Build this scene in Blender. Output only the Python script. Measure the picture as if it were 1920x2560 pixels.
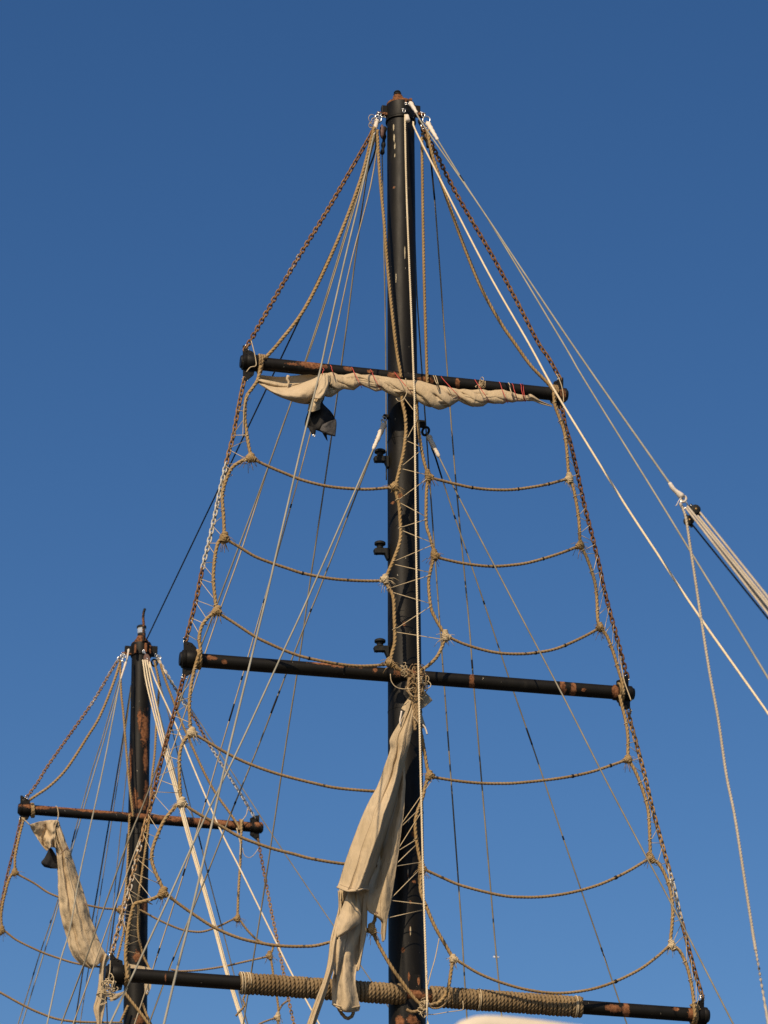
import bpy, bmesh, math, random
import numpy as np
from mathutils import Vector, Matrix, noise as mnoise

for o in list(bpy.data.objects): bpy.data.objects.remove(o)
scene = bpy.context.scene
C = scene.collection
R = math.radians
rng = random.Random(7)

# ------------------------------------------------------------------ camera
FPX = 7500.0                       # focal length in photo pixels (1920 x 2560)
PITCH = R(24.0)
CAM = np.array([0.0, 0.0, 3.0])
cam_d = bpy.data.cameras.new('camera'); cam = bpy.data.objects.new('camera', cam_d); C.objects.link(cam)
cam.location = CAM; cam.rotation_euler = (R(90) + PITCH, 0, 0)
cam_d.sensor_fit = 'VERTICAL'; cam_d.sensor_height = 36; cam_d.sensor_width = 27
cam_d.lens = FPX / 2560 * 36
cam_d.clip_start = 0.1; cam_d.clip_end = 20000
cam_d.dof.use_dof = True; cam_d.dof.focus_distance = 32.6; cam_d.dof.aperture_fstop = 4.0
scene.camera = cam

# ------------------------------------------------------------------ light
SUN_EL, SUN_AZ = R(40), R(20)      # azimuth measured to the left of straight behind the camera
sdir = Vector((-math.sin(SUN_AZ) * math.cos(SUN_EL), -math.cos(SUN_AZ) * math.cos(SUN_EL), math.sin(SUN_EL)))
w = bpy.data.worlds.new('World'); scene.world = w; w.use_nodes = True
nt = w.node_tree; nt.nodes.clear()
sky = nt.nodes.new('ShaderNodeTexSky'); sky.sky_type = 'NISHITA'; sky.sun_disc = False
sky.sun_elevation = SUN_EL; sky.sun_rotation = math.pi + SUN_AZ
sky.altitude = 0; sky.air_density = 1.0; sky.dust_density = 1.2; sky.ozone_density = 3.0
hs = nt.nodes.new('ShaderNodeHueSaturation'); hs.inputs['Saturation'].default_value = 1.27; hs.inputs['Hue'].default_value = 0.505
bg = nt.nodes.new('ShaderNodeBackground'); bg.inputs['Strength'].default_value = 0.094
wo = nt.nodes.new('ShaderNodeOutputWorld')
nt.links.new(sky.outputs[0], hs.inputs['Color']); nt.links.new(hs.outputs[0], bg.inputs[0]); nt.links.new(bg.outputs[0], wo.inputs[0])
sl = bpy.data.lights.new('sun', 'SUN'); so = bpy.data.objects.new('sun', sl); C.objects.link(so)
sl.energy = 5.0; sl.angle = R(0.53); sl.color = (1.0, 0.80, 0.56)
so.rotation_euler = sdir.to_track_quat('Z', 'Y').to_euler(); so.location = (-20, -20, 40)
vs = scene.view_settings; vs.view_transform = 'Standard'; vs.look = 'None'; vs.exposure = 0.0; vs.gamma = 1.0; vs.use_curve_mapping = False

# ------------------------------------------------------------------ layout helpers
# The rig stands in vertical planes square to the ship's axis. P() finds the point of such a plane seen at a photo pixel.
A = R(13.0)
YD = np.array([math.cos(A), math.sin(A), 0.0])        # along the yards, to the right
YN = np.array([math.sin(A), -math.cos(A), 0.0])       # ship's axis, towards the camera
UP = np.array([0, 0, 1.0])
M0 = np.array([0.22, 30.0, 0.0])                      # foot of the main mast's plane
FW = np.array([0, math.cos(PITCH), math.sin(PITCH)]); UC = np.array([0, -math.sin(PITCH), math.cos(PITCH)]); RT = np.array([1.0, 0, 0])
REAR = -18.0                                          # the aft mast's plane, metres behind the main mast

def P(x, y, off=0.0):
    d = FW + RT * ((x - 960) / FPX) + UC * ((1280 - y) / FPX)
    t = (off - np.dot(CAM - M0, YN)) / np.dot(d, YN)
    return CAM + d * t

def mpp(off=0.0, y=1280):                              # metres per photo pixel there
    return np.dot(P(960, y, off) - CAM, FW) / FPX

def pts3(pts, o0, o1=None):
    """photo points (x, y[, off]) -> 3D; off runs from o0 to o1 along the line"""
    if o1 is None: o1 = o0
    a = np.array([p[:2] for p in pts], float)
    s = np.concatenate([[0], np.cumsum(np.hypot(*np.diff(a, axis=0).T))]); s /= s[-1]
    return np.array([P(p[0], p[1], p[2] if len(p) > 2 else o0 + (o1 - o0) * t) for p, t in zip(pts, s)])

def smooth(p, ds):
    p = np.asarray(p, float)
    if len(p) == 2:
        n = max(1, int(math.ceil(np.linalg.norm(p[1] - p[0]) / ds)))
        t = np.linspace(0, 1, n + 1)[:, None]
        return p[0] * (1 - t) + p[1] * t
    q = np.vstack([2 * p[0] - p[1], p, 2 * p[-1] - p[-2]])
    out = []
    for i in range(1, len(q) - 2):
        p0, p1, p2, p3 = q[i - 1], q[i], q[i + 1], q[i + 2]
        n = max(1, int(math.ceil(np.linalg.norm(p2 - p1) / ds)))
        t = np.linspace(0, 1, n, endpoint=False)[:, None]
        out.append(0.5 * (2 * p1 + (p2 - p0) * t + (2 * p0 - 5 * p1 + 4 * p2 - p3) * t ** 2 + (3 * p1 - p0 - 3 * p2 + p3) * t ** 3))
    out.append(p[-1:])
    return np.vstack(out)

def frames(p):
    t = np.gradient(p, axis=0); t /= np.linalg.norm(t, axis=1)[:, None] + 1e-12
    n = np.zeros_like(p)
    a = np.cross(t[0], [0, 1, 0.01])
    if np.linalg.norm(a) < 1e-3: a = np.cross(t[0], [1, 0, 0])
    n[0] = a / np.linalg.norm(a)
    for i in range(1, len(p)):
        v = n[i - 1] - t[i] * np.dot(n[i - 1], t[i])
        n[i] = v / (np.linalg.norm(v) + 1e-12)
    return t, n, np.cross(t, n)

class MB:
    def __init__(s): s.v = []; s.f = []; s.n = 0
    def add(s, verts, faces):
        s.v.append(np.asarray(verts, float)); k = s.n
        s.f.extend([tuple(i + k for i in f) for f in faces]); s.n += len(verts)
    def tube(s, p, r, sides=8, prof=None, twist=None, cap=True, closed=False):
        p = np.asarray(p, float); N = len(p)
        t, n, b = frames(p)
        r = np.full(N, r) if np.isscalar(r) else np.asarray(r)
        th = np.arange(sides) / sides * 2 * math.pi
        prof = np.ones(sides) if prof is None else np.resize(np.asarray(prof), sides)
        tw = np.zeros(N) if twist is None else twist
        ang = th[None, :] + tw[:, None]
        v = p[:, None, :] + (r[:, None] * prof[None, :])[:, :, None] * (np.cos(ang)[:, :, None] * n[:, None, :] + np.sin(ang)[:, :, None] * b[:, None, :])
        f = []
        rows = N if closed else N - 1
        for i in range(rows):
            i2 = (i + 1) % N
            for j in range(sides):
                j2 = (j + 1) % sides
                f.append((i * sides + j, i * sides + j2, i2 * sides + j2, i2 * sides + j))
        if cap and not closed:
            f.append(tuple(range(sides - 1, -1, -1))); f.append(tuple((N - 1) * sides + j for j in range(sides)))
        s.add(v.reshape(-1, 3), f); return s
    def rope(s, p, r, lay=7.0, per=8):
        """three-strand laid rope along p"""
        pitch = lay * r
        q = smooth(p, pitch / per)
        d = np.concatenate([[0], np.cumsum(np.linalg.norm(np.diff(q, axis=0), axis=1))])
        return s.tube(q, r * 1.06, 12, [1.0, .93, .70, .93], d / pitch * 2 * math.pi)
    def lathe(s, p0, p1, prof, sides=32):
        """prof: list of (t along p0->p1, radius)"""
        p0 = np.asarray(p0, float); p1 = np.asarray(p1, float)
        ax = p1 - p0; t = ax / np.linalg.norm(ax)
        n = np.cross(t, [0, 1, .01]); n /= np.linalg.norm(n); b = np.cross(t, n)
        th = np.arange(sides) / sides * 2 * math.pi
        v = []
        for k, r in prof:
            v.append((p0 + ax * k)[None] + r * (np.cos(th)[:, None] * n + np.sin(th)[:, None] * b))
        f = []
        for i in range(len(prof) - 1):
            for j in range(sides):
                j2 = (j + 1) % sides
                f.append((i * sides + j, i * sides + j2, (i + 1) * sides + j2, (i + 1) * sides + j))
        f.append(tuple(range(sides - 1, -1, -1))); f.append(tuple((len(prof) - 1) * sides + j for j in range(sides)))
        s.add(np.vstack(v), f); return s
    def box(s, c, hx, hy, hz, ax=None):
        c = np.asarray(c, float); X, Y, Z = (YD, YN, UP) if ax is None else ax
        v = [c + X * (hx * i) + Y * (hy * j) + Z * (hz * k) for i in (-1, 1) for j in (-1, 1) for k in (-1, 1)]
        s.add(v, [(0, 1, 3, 2), (4, 6, 7, 5), (0, 4, 5, 1), (2, 3, 7, 6), (0, 2, 6, 4), (1, 5, 7, 3)]); return s
    def prism(s, poly, depth):
        """poly: 3D loop in a rig plane, extruded by depth along YN"""
        n = len(poly); p = np.asarray(poly)
        v = np.vstack([p - YN * depth / 2, p + YN * depth / 2])
        f = [tuple(range(n)), tuple(range(2 * n - 1, n - 1, -1))] + [(i, n + i, n + (i + 1) % n, (i + 1) % n) for i in range(n)]
        s.add(v, f); return s
    def grid(s, g):
        a, b = g.shape[:2]
        f = [(i * b + j, i * b + j + 1, (i + 1) * b + j + 1, (i + 1) * b + j) for i in range(a - 1) for j in range(b - 1)]
        s.add(g.reshape(-1, 3), f); return s

ORG = {}
def build(mb, name, mat, parent=None, smooth_=True, mods=None):
    v = np.vstack(mb.v)
    org = (v.min(0) + v.max(0)) / 2
    if parent is None: org[2] = v[:, 2].min()
    me = bpy.data.meshes.new(name)
    me.from_pydata((v - org).tolist(), [], mb.f)
    me.materials.append(mat)
    if smooth_: me.polygons.foreach_set('use_smooth', [True] * len(me.polygons))
    me.update()
    o = bpy.data.objects.new(name, me); C.objects.link(o)
    place(o, org, parent)
    return o
def place(o, org, parent):
    ORG[o.name] = np.array(org)
    if parent is not None:
        o.parent = parent; o.location = np.array(org) - ORG[parent.name]
    else: o.location = org
def tag(o, label, cat, group=None):
    o['label'] = label; o['category'] = cat
    if group: o['group'] = group
    return o
def thing(name, label, cat, loc, group=None):
    o = bpy.data.objects.new(name, None); C.objects.link(o); o.empty_display_size = 0.2
    place(o, loc, None); return tag(o, label, cat, group)
def crease(o, ang=40):
    bm = bmesh.new(); bm.from_mesh(o.data)
    bmesh.ops.recalc_face_normals(bm, faces=bm.faces)
    for e in bm.edges:
        e.smooth = not (len(e.link_faces) != 2 or e.calc_face_angle(0) > R(ang))
    bm.to_mesh(o.data); bm.free(); return o

# ------------------------------------------------------------------ materials
class NT:
    def __init__(s, name):
        s.m = bpy.data.materials.new(name); s.m.use_nodes = True; s.t = s.m.node_tree
        s.b = s.t.nodes['Principled BSDF']
        s.geo = s.t.nodes.new('ShaderNodeNewGeometry')
    def noise(s, scale, detail=6, rough=.6, vec=None, dist=0):
        n = s.t.nodes.new('ShaderNodeTexNoise'); n.inputs['Scale'].default_value = scale
        n.inputs['Detail'].default_value = detail; n.inputs['Roughness'].default_value = rough; n.inputs['Distortion'].default_value = dist
        s.t.links.new(vec if vec is not None else s.geo.outputs['Position'], n.inputs['Vector']); return n.outputs['Fac']
    def vscale(s, v, sx, sy, sz):
        m = s.t.nodes.new('ShaderNodeVectorMath'); m.operation = 'MULTIPLY'; s.t.links.new(v, m.inputs[0]); m.inputs[1].default_value = (sx, sy, sz); return m.outputs[0]
    def math(s, op, a, b=None, clamp=False):
        m = s.t.nodes.new('ShaderNodeMath'); m.operation = op; m.use_clamp = clamp
        for i, x in enumerate((a, b)):
            if x is None: continue
            if isinstance(x, (int, float)): m.inputs[i].default_value = x
            else: s.t.links.new(x, m.inputs[i])
        return m.outputs[0]
    def step(s, x, lo, hi):
        m = s.t.nodes.new('ShaderNodeMapRange'); m.interpolation_type = 'SMOOTHSTEP'
        s.t.links.new(x, m.inputs[0]); m.inputs[1].default_value = lo; m.inputs[2].default_value = hi; return m.outputs[0]
    def mix(s, f, a, b):
        m = s.t.nodes.new('ShaderNodeMix'); m.data_type = 'RGBA'
        for i, x in ((0, f), (6, a), (7, b)):
            if isinstance(x, tuple): m.inputs[i].default_value = (*x, 1)
            elif isinstance(x, (int, float)): m.inputs[i].default_value = x
            else: s.t.links.new(x, m.inputs[i])
        return m.outputs[2]
    def set(s, name, x):
        if isinstance(x, tuple): s.b.inputs[name].default_value = (*x, 1)
        elif isinstance(x, (int, float)): s.b.inputs[name].default_value = x
        else: s.t.links.new(x, s.b.inputs[name])
    def bump(s, h, strength, dist=.01, prev=None):
        n = s.t.nodes.new('ShaderNodeBump'); n.inputs['Strength'].default_value = strength; n.inputs['Distance'].default_value = dist
        s.t.links.new(h, n.inputs['Height'])
        if prev is not None: s.t.links.new(prev, n.inputs['Normal'])
        s.t.links.new(n.outputs[0], s.b.inputs['Normal']); return n.outputs[0]

def mat_simple(name, a, b, scale=20, rough=.8, bump=.3, bscale=200, metal=0.0, spec=.3, bdist=.003):
    n = NT(name)
    n.set('Base Color', n.mix(n.step(n.noise(scale), .35, .65), a, b))
    n.set('Roughness', rough); n.set('Metallic', metal); n.set('Specular IOR Level', spec)
    if bump: n.bump(n.noise(bscale, 3), bump, bdist)
    return n.m

def mat_paint(name, patches=(), speck=.70, rust_all=None, seed=0.0, rough=.52, dropping=True, drips=()):
    """black ship's paint, worn to rust in the given places: (centre, sx, sy, sz) in metres"""
    n = NT(name)
    pos = n.geo.outputs['Position']
    if seed:
        m = n.t.nodes.new('ShaderNodeVectorMath'); m.operation = 'ADD'; n.t.links.new(pos, m.inputs[0]); m.inputs[1].default_value = (seed, seed * .7, seed * 1.3); npos = m.outputs[0]
    else: npos = pos
    edge = n.noise(9, 10, .75, n.vscale(npos, 1.15, 1.15, .8)); fine = n.noise(52, 8, .78, npos)
    mask = n.step(n.math('ADD', n.math('MULTIPLY', edge, .55), n.math('MULTIPLY', fine, .5)), speck, speck + .02)
    wob = n.math('MULTIPLY', n.math('SUBTRACT', n.math('ADD', n.math('MULTIPLY', edge, .55), n.math('MULTIPLY', fine, .45)), .5), 6.0)
    for c, sx, sy, sz in patches:
        m = n.t.nodes.new('ShaderNodeVectorMath'); m.operation = 'SUBTRACT'; n.t.links.new(pos, m.inputs[0]); m.inputs[1].default_value = tuple(c)
        l = n.t.nodes.new('ShaderNodeVectorMath'); l.operation = 'LENGTH'; n.t.links.new(n.vscale(m.outputs[0], 1 / sx, 1 / sy, 1 / sz), l.inputs[0])
        mask = n.math('MAXIMUM', mask, n.step(n.math('ADD', l.outputs['Value'], wob), 1.06, .94))
    if rust_all is not None:
        mask = n.math('MAXIMUM', mask, n.step(n.math('ADD', n.math('MULTIPLY', n.noise(3.2, 8, .7, npos), .8), n.math('MULTIPLY', fine, .2)), rust_all, rust_all + .04))
    blk = n.mix(n.noise(5, 5, .6, npos), (.0040, .0036, .0028), (.0105, .0090, .0064))
    rust = n.mix(n.step(n.noise(26, 6, .7, npos), .32, .68), (.075, .029, .013), (.27, .120, .055))
    col = n.mix(mask, blk, rust)
    sc = n.step(n.noise(4.5, 9, .72, n.vscale(npos, 1.3, 1.3, .5)), .56, .72)
    col = n.mix(n.math('MULTIPLY', n.math('MULTIPLY', sc, n.math('SUBTRACT', 1.0, mask)), .6), col, (.024, .021, .016))
    for c, sx, sy, sz in drips:
        m = n.t.nodes.new('ShaderNodeVectorMath'); m.operation = 'SUBTRACT'; n.t.links.new(pos, m.inputs[0]); m.inputs[1].default_value = tuple(c)
        l = n.t.nodes.new('ShaderNodeVectorMath'); l.operation = 'LENGTH'; n.t.links.new(n.vscale(m.outputs[0], 1 / sx, 1 / sy, 1 / sz), l.inputs[0])
        col = n.mix(n.step(n.math('ADD', l.outputs['Value'], n.math('MULTIPLY', wob, .8)), .9, .7), col, (.40, .34, .22))
    if dropping:
        d = n.noise(19, 4, .6, n.vscale(npos, 1.6, 1.6, .55)); d2 = n.noise(90, 3, .6, npos)
        dm = n.step(n.math('ADD', n.math('MULTIPLY', d, .75), n.math('MULTIPLY', d2, .3)), .70, .73)
        col = n.mix(dm, col, (.42, .38, .30))
    n.set('Base Color', col)
    rv = n.math('ADD', n.math('MULTIPLY', mask, .42), n.math('ADD', rough - .16, n.math('MULTIPLY', n.noise(8, 6, .65, n.vscale(npos, 1.5, 1.5, .4)), .34)))
    n.set('Roughness', rv); n.set('Specular IOR Level', .18)
    h = n.math('ADD', n.math('MULTIPLY', fine, .5), n.math('MULTIPLY', mask, -.4))
    n.bump(h, .35, .006)
    return n.m

def mat_rope(name, a, b, c, rough=.9):
    n = NT(name)
    col = n.mix(n.step(n.noise(2.2, 4), .3, .7), a, b)
    col = n.mix(n.step(n.noise(55, 5, .7), .50, .75), col, c)
    n.set('Base Color', col); n.set('Roughness', rough); n.set('Specular IOR Level', .15)
    n.bump(n.noise(330, 3, .7), .5, .004)
    return n.m

MANILA = mat_rope('manila_rope', (.27, .178, .078), (.35, .245, .122), (.17, .105, .045))
MANILA_D = mat_rope('weathered_manila', (.215, .145, .072), (.285, .20, .108), (.12, .08, .04))
WINDM = mat_rope('wound_rope', (.16, .11, .058), (.25, .18, .10), (.085, .058, .03))
CREAM = mat_rope('cream_rope', (.60, .50, .34), (.68, .58, .41), (.46, .36, .22))
TWINE = mat_rope('twine', (.44, .34, .20), (.54, .44, .29), (.32, .24, .13))
TACKLE = mat_rope('tackle_rope', (.40, .345, .26), (.47, .41, .32), (.29, .24, .17))
SERVE = mat_rope('white_serving', (.58, .51, .42), (.66, .59, .50), (.42, .34, .26))
WIRE = mat_simple('grey_wire', (.15, .132, .092), (.23, .205, .15), 3, .65, .4, 260, .0, .3)
WIRE_B = mat_simple('tan_wire', (.33, .27, .18), (.44, .37, .26), 3, .75, .4, 260)
WIRE_D = mat_simple('dark_wire', (.014, .014, .013), (.045, .042, .036), 2, .65, .3, 260, 0, .2)
WIRE_P = mat_simple('pale_wire', (.235, .22, .165), (.31, .29, .225), 2, .6, .4, 260, .0, .3)
TAPE = mat_simple('black_tape', (.008, .008, .008), (.018, .017, .016), 30, .65, .2, 200, 0, .15)
STEEL = mat_simple('galvanised_steel', (.55, .55, .53), (.70, .69, .66), 40, .32, .2, 120, .9, .5)
RED = mat_simple('red_twine', (.42, .05, .04), (.52, .085, .065), 12, .7, .3, 300)
LAMPB = mat_simple('black_fitting', (.010, .011, .011), (.020, .020, .018), 30, .6, .2, 120, 0, .15)
WOODB = mat_simple('brown_block', (.10, .055, .045), (.16, .09, .07), 40, .6, .3, 120)
TUBEC = mat_simple('cream_tube', (.50, .44, .34), (.57, .50, .39), 6, .5, .1, 80)

def mat_canvas(name, a, b, stain):
    n = NT(name)
    col = n.mix(n.step(n.noise(1.6, 6, .65), .3, .7), a, b)
    col = n.mix(n.math('MULTIPLY', n.step(n.noise(5.5, 8, .7, n.vscale(n.geo.outputs['Position'], 1, 1, .35)), .52, .74), .32), col, stain)
    n.set('Base Color', col); n.set('Roughness', .95); n.set('Specular IOR Level', .1)
    b1 = n.bump(n.noise(9, 7, .6, n.vscale(n.geo.outputs['Position'], 1.4, 1.4, .7), .6), .55, .035)
    b2 = n.bump(n.noise(48, 5, .6), .35, .008, b1)
    n.bump(n.noise(420, 2), .35, .003, b2)
    return n.m
CANVAS = mat_canvas('sail_canvas', (.40, .31, .19), (.48, .38, .25), (.23, .17, .10))
BLACKC = mat_simple('black_cloth', (.008, .008, .009), (.020, .019, .018), 8, .8, .5, 60, 0, .2, .01)
GREYC = mat_simple('sunlit_black_cloth', (.045, .043, .042), (.085, .080, .076), 9, .8, .5, 60, 0, .2, .01)  # lighter copy of the black cloth, sunlight put into its colour

n = NT('chain_iron')                                   # colour picked by each link: red channel = how much bare zinc
oi = n.t.nodes.new('ShaderNodeObjectInfo'); sep = n.t.nodes.new('ShaderNodeSeparateColor'); n.t.links.new(oi.outputs['Color'], sep.inputs[0])
zf = n.step(n.math('ADD', sep.outputs[0], n.math('MULTIPLY', n.math('SUBTRACT', n.noise(38, 5, .7), .5), 1.1)), .42, .58)
rustc = n.mix(n.step(n.noise(42, 6, .7), .3, .7), (.075, .032, .015), (.20, .088, .037))
ochre = n.mix(n.noise(30, 4), (.30, .17, .065), (.40, .26, .12))
rustc = n.mix(sep.outputs[1], rustc, ochre)
n.set('Base Color', n.mix(zf, rustc, (.46, .44, .39))); n.set('Roughness', .75); n.set('Specular IOR Level', .3)
n.bump(n.noise(120, 4, .7), .6, .004)
CHAIN = n.m

# ------------------------------------------------------------------ setting below the picture
mw = NT('harbour_water'); mw.set('Base Color', (.012, .030, .042)); mw.set('Roughness', .08); mw.bump(mw.noise(.5, 6), .5, .3)
g = MB(); g.add([(-6000, -6000, -.8), (6000, -6000, -.8), (6000, 6000, -.8), (-6000, 6000, -.8)], [(0, 1, 2, 3)])
water = build(g, 'water', mw.m); water['kind'] = 'structure'
md = mat_simple('deck_wood', (.16, .11, .07), (.24, .17, .11), 2, .8, .3, 40)
hb = MB()
prof = [(-24, 2.6), (-20, 3.6), (-8, 4.2), (4, 4.2), (11, 3.0), (15, 1.2), (16.5, .15)]
top, bot = [], []
for t_, h_ in prof:
    for s_ in (-1, 1):
        p_ = M0 + YN * t_ + YD * (s_ * h_)
        top.append((p_[0], p_[1], 1.0)); p_ = M0 + YN * t_ + YD * (s_ * h_ * .8); bot.append((p_[0], p_[1], -1.2))
k = len(top); fs = []
for i in range(len(prof) - 1):
    a_ = 2 * i
    fs += [(a_, a_ + 2, a_ + 3, a_ + 1), (a_, k + a_, k + a_ + 2, a_ + 2), (a_ + 1, a_ + 3, k + a_ + 3, k + a_ + 1)]
fs += [(0, 1, k + 1, k), (k - 2, 2 * k - 2, 2 * k - 1, k - 1)]
hb.add(top + bot, fs)
deck = crease(build(hb, 'deck', md)); deck['kind'] = 'structure'

# ------------------------------------------------------------------ shared builders
def px(v, off=0, y=1280): return v * mpp(off, y)

def patch(x, y, off, sx, sy, front=0.10):
    """rust patch: photo pixels across and down, as deep as needed"""
    s = mpp(off, y)
    return (P(x, y, off + front), sx * s, .30, sy * s)

def extend(p, dist):
    d = p[-1] - p[-2]; d /= np.linalg.norm(d)
    e = p[-1] + d * dist
    if e[2] < 1.0 and d[2] < 0: e = p[-1] + d * ((1.0 - p[-1][2]) / d[2])
    return np.vstack([p, e])

def wire(name, label, cat, pts, o0, o1, wpx, mat, laid=False, group=None, ext=True, bands=(), serves=(), sides=7, sag=0.0):
    """a line of constant thickness; bands: [(y0, y1)] of black tape, serves: [(y0, y1, widthpx)] of white serving"""
    p = pts3(pts, o0, o1)
    if len(p) == 2 and sag:
        m = (p[0] + p[1]) / 2 - UP * sag; p = np.array([p[0], m, p[1]])
    r = wpx / 2 * .93 * mpp(o0, pts[0][1])
    q = extend(p, 7.0) if (ext and (pts[-1][1] > 2535 or pts[-1][0] > 1900)) else p
    b = MB()
    if laid: b.rope(q, r)
    else: b.tube(smooth(q, .25), r, sides)
    o = tag(build(b, name, mat), label, cat, group)
    def cut(y0, y1):
        ys = np.array([a[1] for a in pts], float); xs = np.array([a[0] for a in pts], float)
        s = np.concatenate([[0], np.cumsum(np.hypot(np.diff(xs), np.diff(ys)))]); s /= s[-1]
        out = []
        for yy in np.linspace(y0, y1, 7):
            t = np.interp(yy, ys, np.arange(len(ys)))
            i = min(int(t), len(ys) - 2); f = t - i
            out.append(p[i] * (1 - f) + p[i + 1] * f)
        return np.array(out)
    for y0, y1 in bands:
        build(MB().tube(cut(y0, y1), r * 1.22, 8), 'tape_band', TAPE, o)
    for y0, y1, wd in serves:
        c = smooth(cut(y0, y1), px(2.2)); k = len(c)
        ph = rng.random() * 6
        rr = px(wd / 2) * (1 - .45 * np.linspace(0, 1, k)) * (1 + .10 * np.sin(np.arange(k) * 1.3 + ph) + .10 * np.sin(np.arange(k) * .45 + ph * 2))
        rr[0] *= .6; rr[-1] *= .7
        build(MB().tube(c, rr, 12), 'serving', SERVE, o)
    return o

def polyat(p, t):
    p = np.asarray(p); d = np.concatenate([[0], np.cumsum(np.linalg.norm(np.diff(p, axis=0), axis=1))]); d /= d[-1]
    return np.array([np.interp(t, d, p[:, k]) for k in range(3)])

def lashing(pt, tan, br, r, parent, mat=None, hairs=16, big=1.0):
    """whipped joint of two ropes: turns round the long rope, turns round the branch, frayed ends"""
    mat = mat or MANILA
    b = MB(); tan = tan / np.linalg.norm(tan); br = br / np.linalg.norm(br)
    def turns(c, ax, rad, length, n, rr):
        ax = ax / np.linalg.norm(ax); u = np.cross(ax, [.3, .9, .2]); u /= np.linalg.norm(u); v = np.cross(ax, u)
        t = np.linspace(0, 1, int(n * 10))
        jit = np.array([rng.uniform(.9, 1.12) for _ in t])
        rd = rad * (0.78 + .4 * np.sin(t * math.pi)) * jit
        pts = c + ax * ((t - .5) * length)[:, None] + (np.cos(t * n * 6.283)[:, None] * u + np.sin(t * n * 6.283)[:, None] * v) * rd[:, None]
        b.tube(pts, rr, 6)
    turns(pt, tan + br * .15 * rng.uniform(-1, 1), r * rng.uniform(1.2, 1.42) * big, r * rng.uniform(3.8, 6.4) * big, 7, r * .48)
    turns(pt + br * r * 1.3, br, r * 1.22 * big, r * rng.uniform(2.0, 3.6) * big, 4, r * .42)
    turns(pt + br * r * .5, tan + br, r * rng.uniform(1.35, 1.7) * big, r * 1.6, 2, r * .45)
    turns(pt + br * r * .5, tan - br, r * rng.uniform(1.35, 1.7) * big, r * 1.6, 2, r * .45)
    core = smooth(np.array([pt - tan * r * 2.2, pt + br * r * .4, pt + tan * r * 2.2]), r * .5)
    b.tube(core, r * 1.15 * big, 8)
    for _ in range(hairs):
        s0 = pt + np.array([rng.uniform(-1, 1) for _ in range(3)]) * r * 1.2
        dv = np.array([rng.uniform(-1, 1), rng.uniform(-.3, .3), rng.uniform(-1.6, .2)]); dv /= np.linalg.norm(dv)
        L = r * rng.uniform(2, 6.5)
        b.tube(np.array([s0, s0 + dv * L * .6, s0 + dv * L + UP * -L * .25]), r * .12, 4)
    return build(b, 'lashing', mat, parent)

def coil(p0, p1, rad, turns, rr, mat, parent, name='coil', laid=True):
    p0 = np.asarray(p0); p1 = np.asarray(p1); ax = p1 - p0; L = np.linalg.norm(ax); t_ = ax / L
    u = np.cross(t_, [0, 1, 0.01]); u /= np.linalg.norm(u); v = np.cross(t_, u)
    t = np.linspace(0, 1, int(turns * 14) + 1)
    pts = p0 + ax * t[:, None] + (np.cos(t * turns * 6.283)[:, None] * u + np.sin(t * turns * 6.283)[:, None] * v) * rad
    b = MB()
    if laid: b.rope(pts, rr)
    else: b.tube(pts, rr, 6)
    return build(b, name, mat, parent)

# chain link: one mesh shared by all
def link_mesh(L, Wd, d, name):
    r = d / 2; hw = Wd / 2 - r; hl = L / 2 - Wd / 2
    path = []
    for k in range(9): a_ = math.pi * k / 8; path.append((hw * math.cos(a_), 0, hl + hw * math.sin(a_)))
    for k in range(9): a_ = math.pi + math.pi * k / 8; path.append((hw * math.cos(a_), 0, -hl + hw * math.sin(a_)))
    b = MB(); b.tube(np.array(path), r, 6, closed=True)
    v = np.vstack(b.v); me = bpy.data.meshes.new(name); me.from_pydata(v.tolist(), [], b.f); me.materials.append(CHAIN)
    me.polygons.foreach_set('use_smooth', [True] * len(me.polygons)); me.update(); return me
_l = mpp(0)
LINK = link_mesh(21 * _l, 13.4 * _l, 4.3 * _l, 'link')
PITCHL = 12.2 * _l

def shackle(p, ax, parent, s=1.0):
    """U-shaped bow with its pin"""
    ax = ax / np.linalg.norm(ax); side = np.cross(ax, YN); side /= np.linalg.norm(side)
    u = 7 * _l * s; b = MB(); path = []
    for k in range(11):
        a_ = math.pi * k / 10; path.append(p + side * (u * .62 * math.cos(a_)) + ax * (u * (.35 + .8 * math.sin(a_))))
    path = [p + side * u * .55 - ax * u * .7] + path + [p - side * u * .55 - ax * u * .7]
    b.tube(np.array(path), u * .2, 8)
    b.tube(np.array([p + side * u * 1.0 - ax * u * .7, p - side * u * 1.0 - ax * u * .7]), u * .22, 8)
    b.lathe(p + side * u * .95 - ax * u * .7, p + side * u * 1.15 - ax * u * .7, [(0, u * .34), (1, u * .34)], 8)
    return build(b, 'shackle', STEEL, parent)

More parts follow.
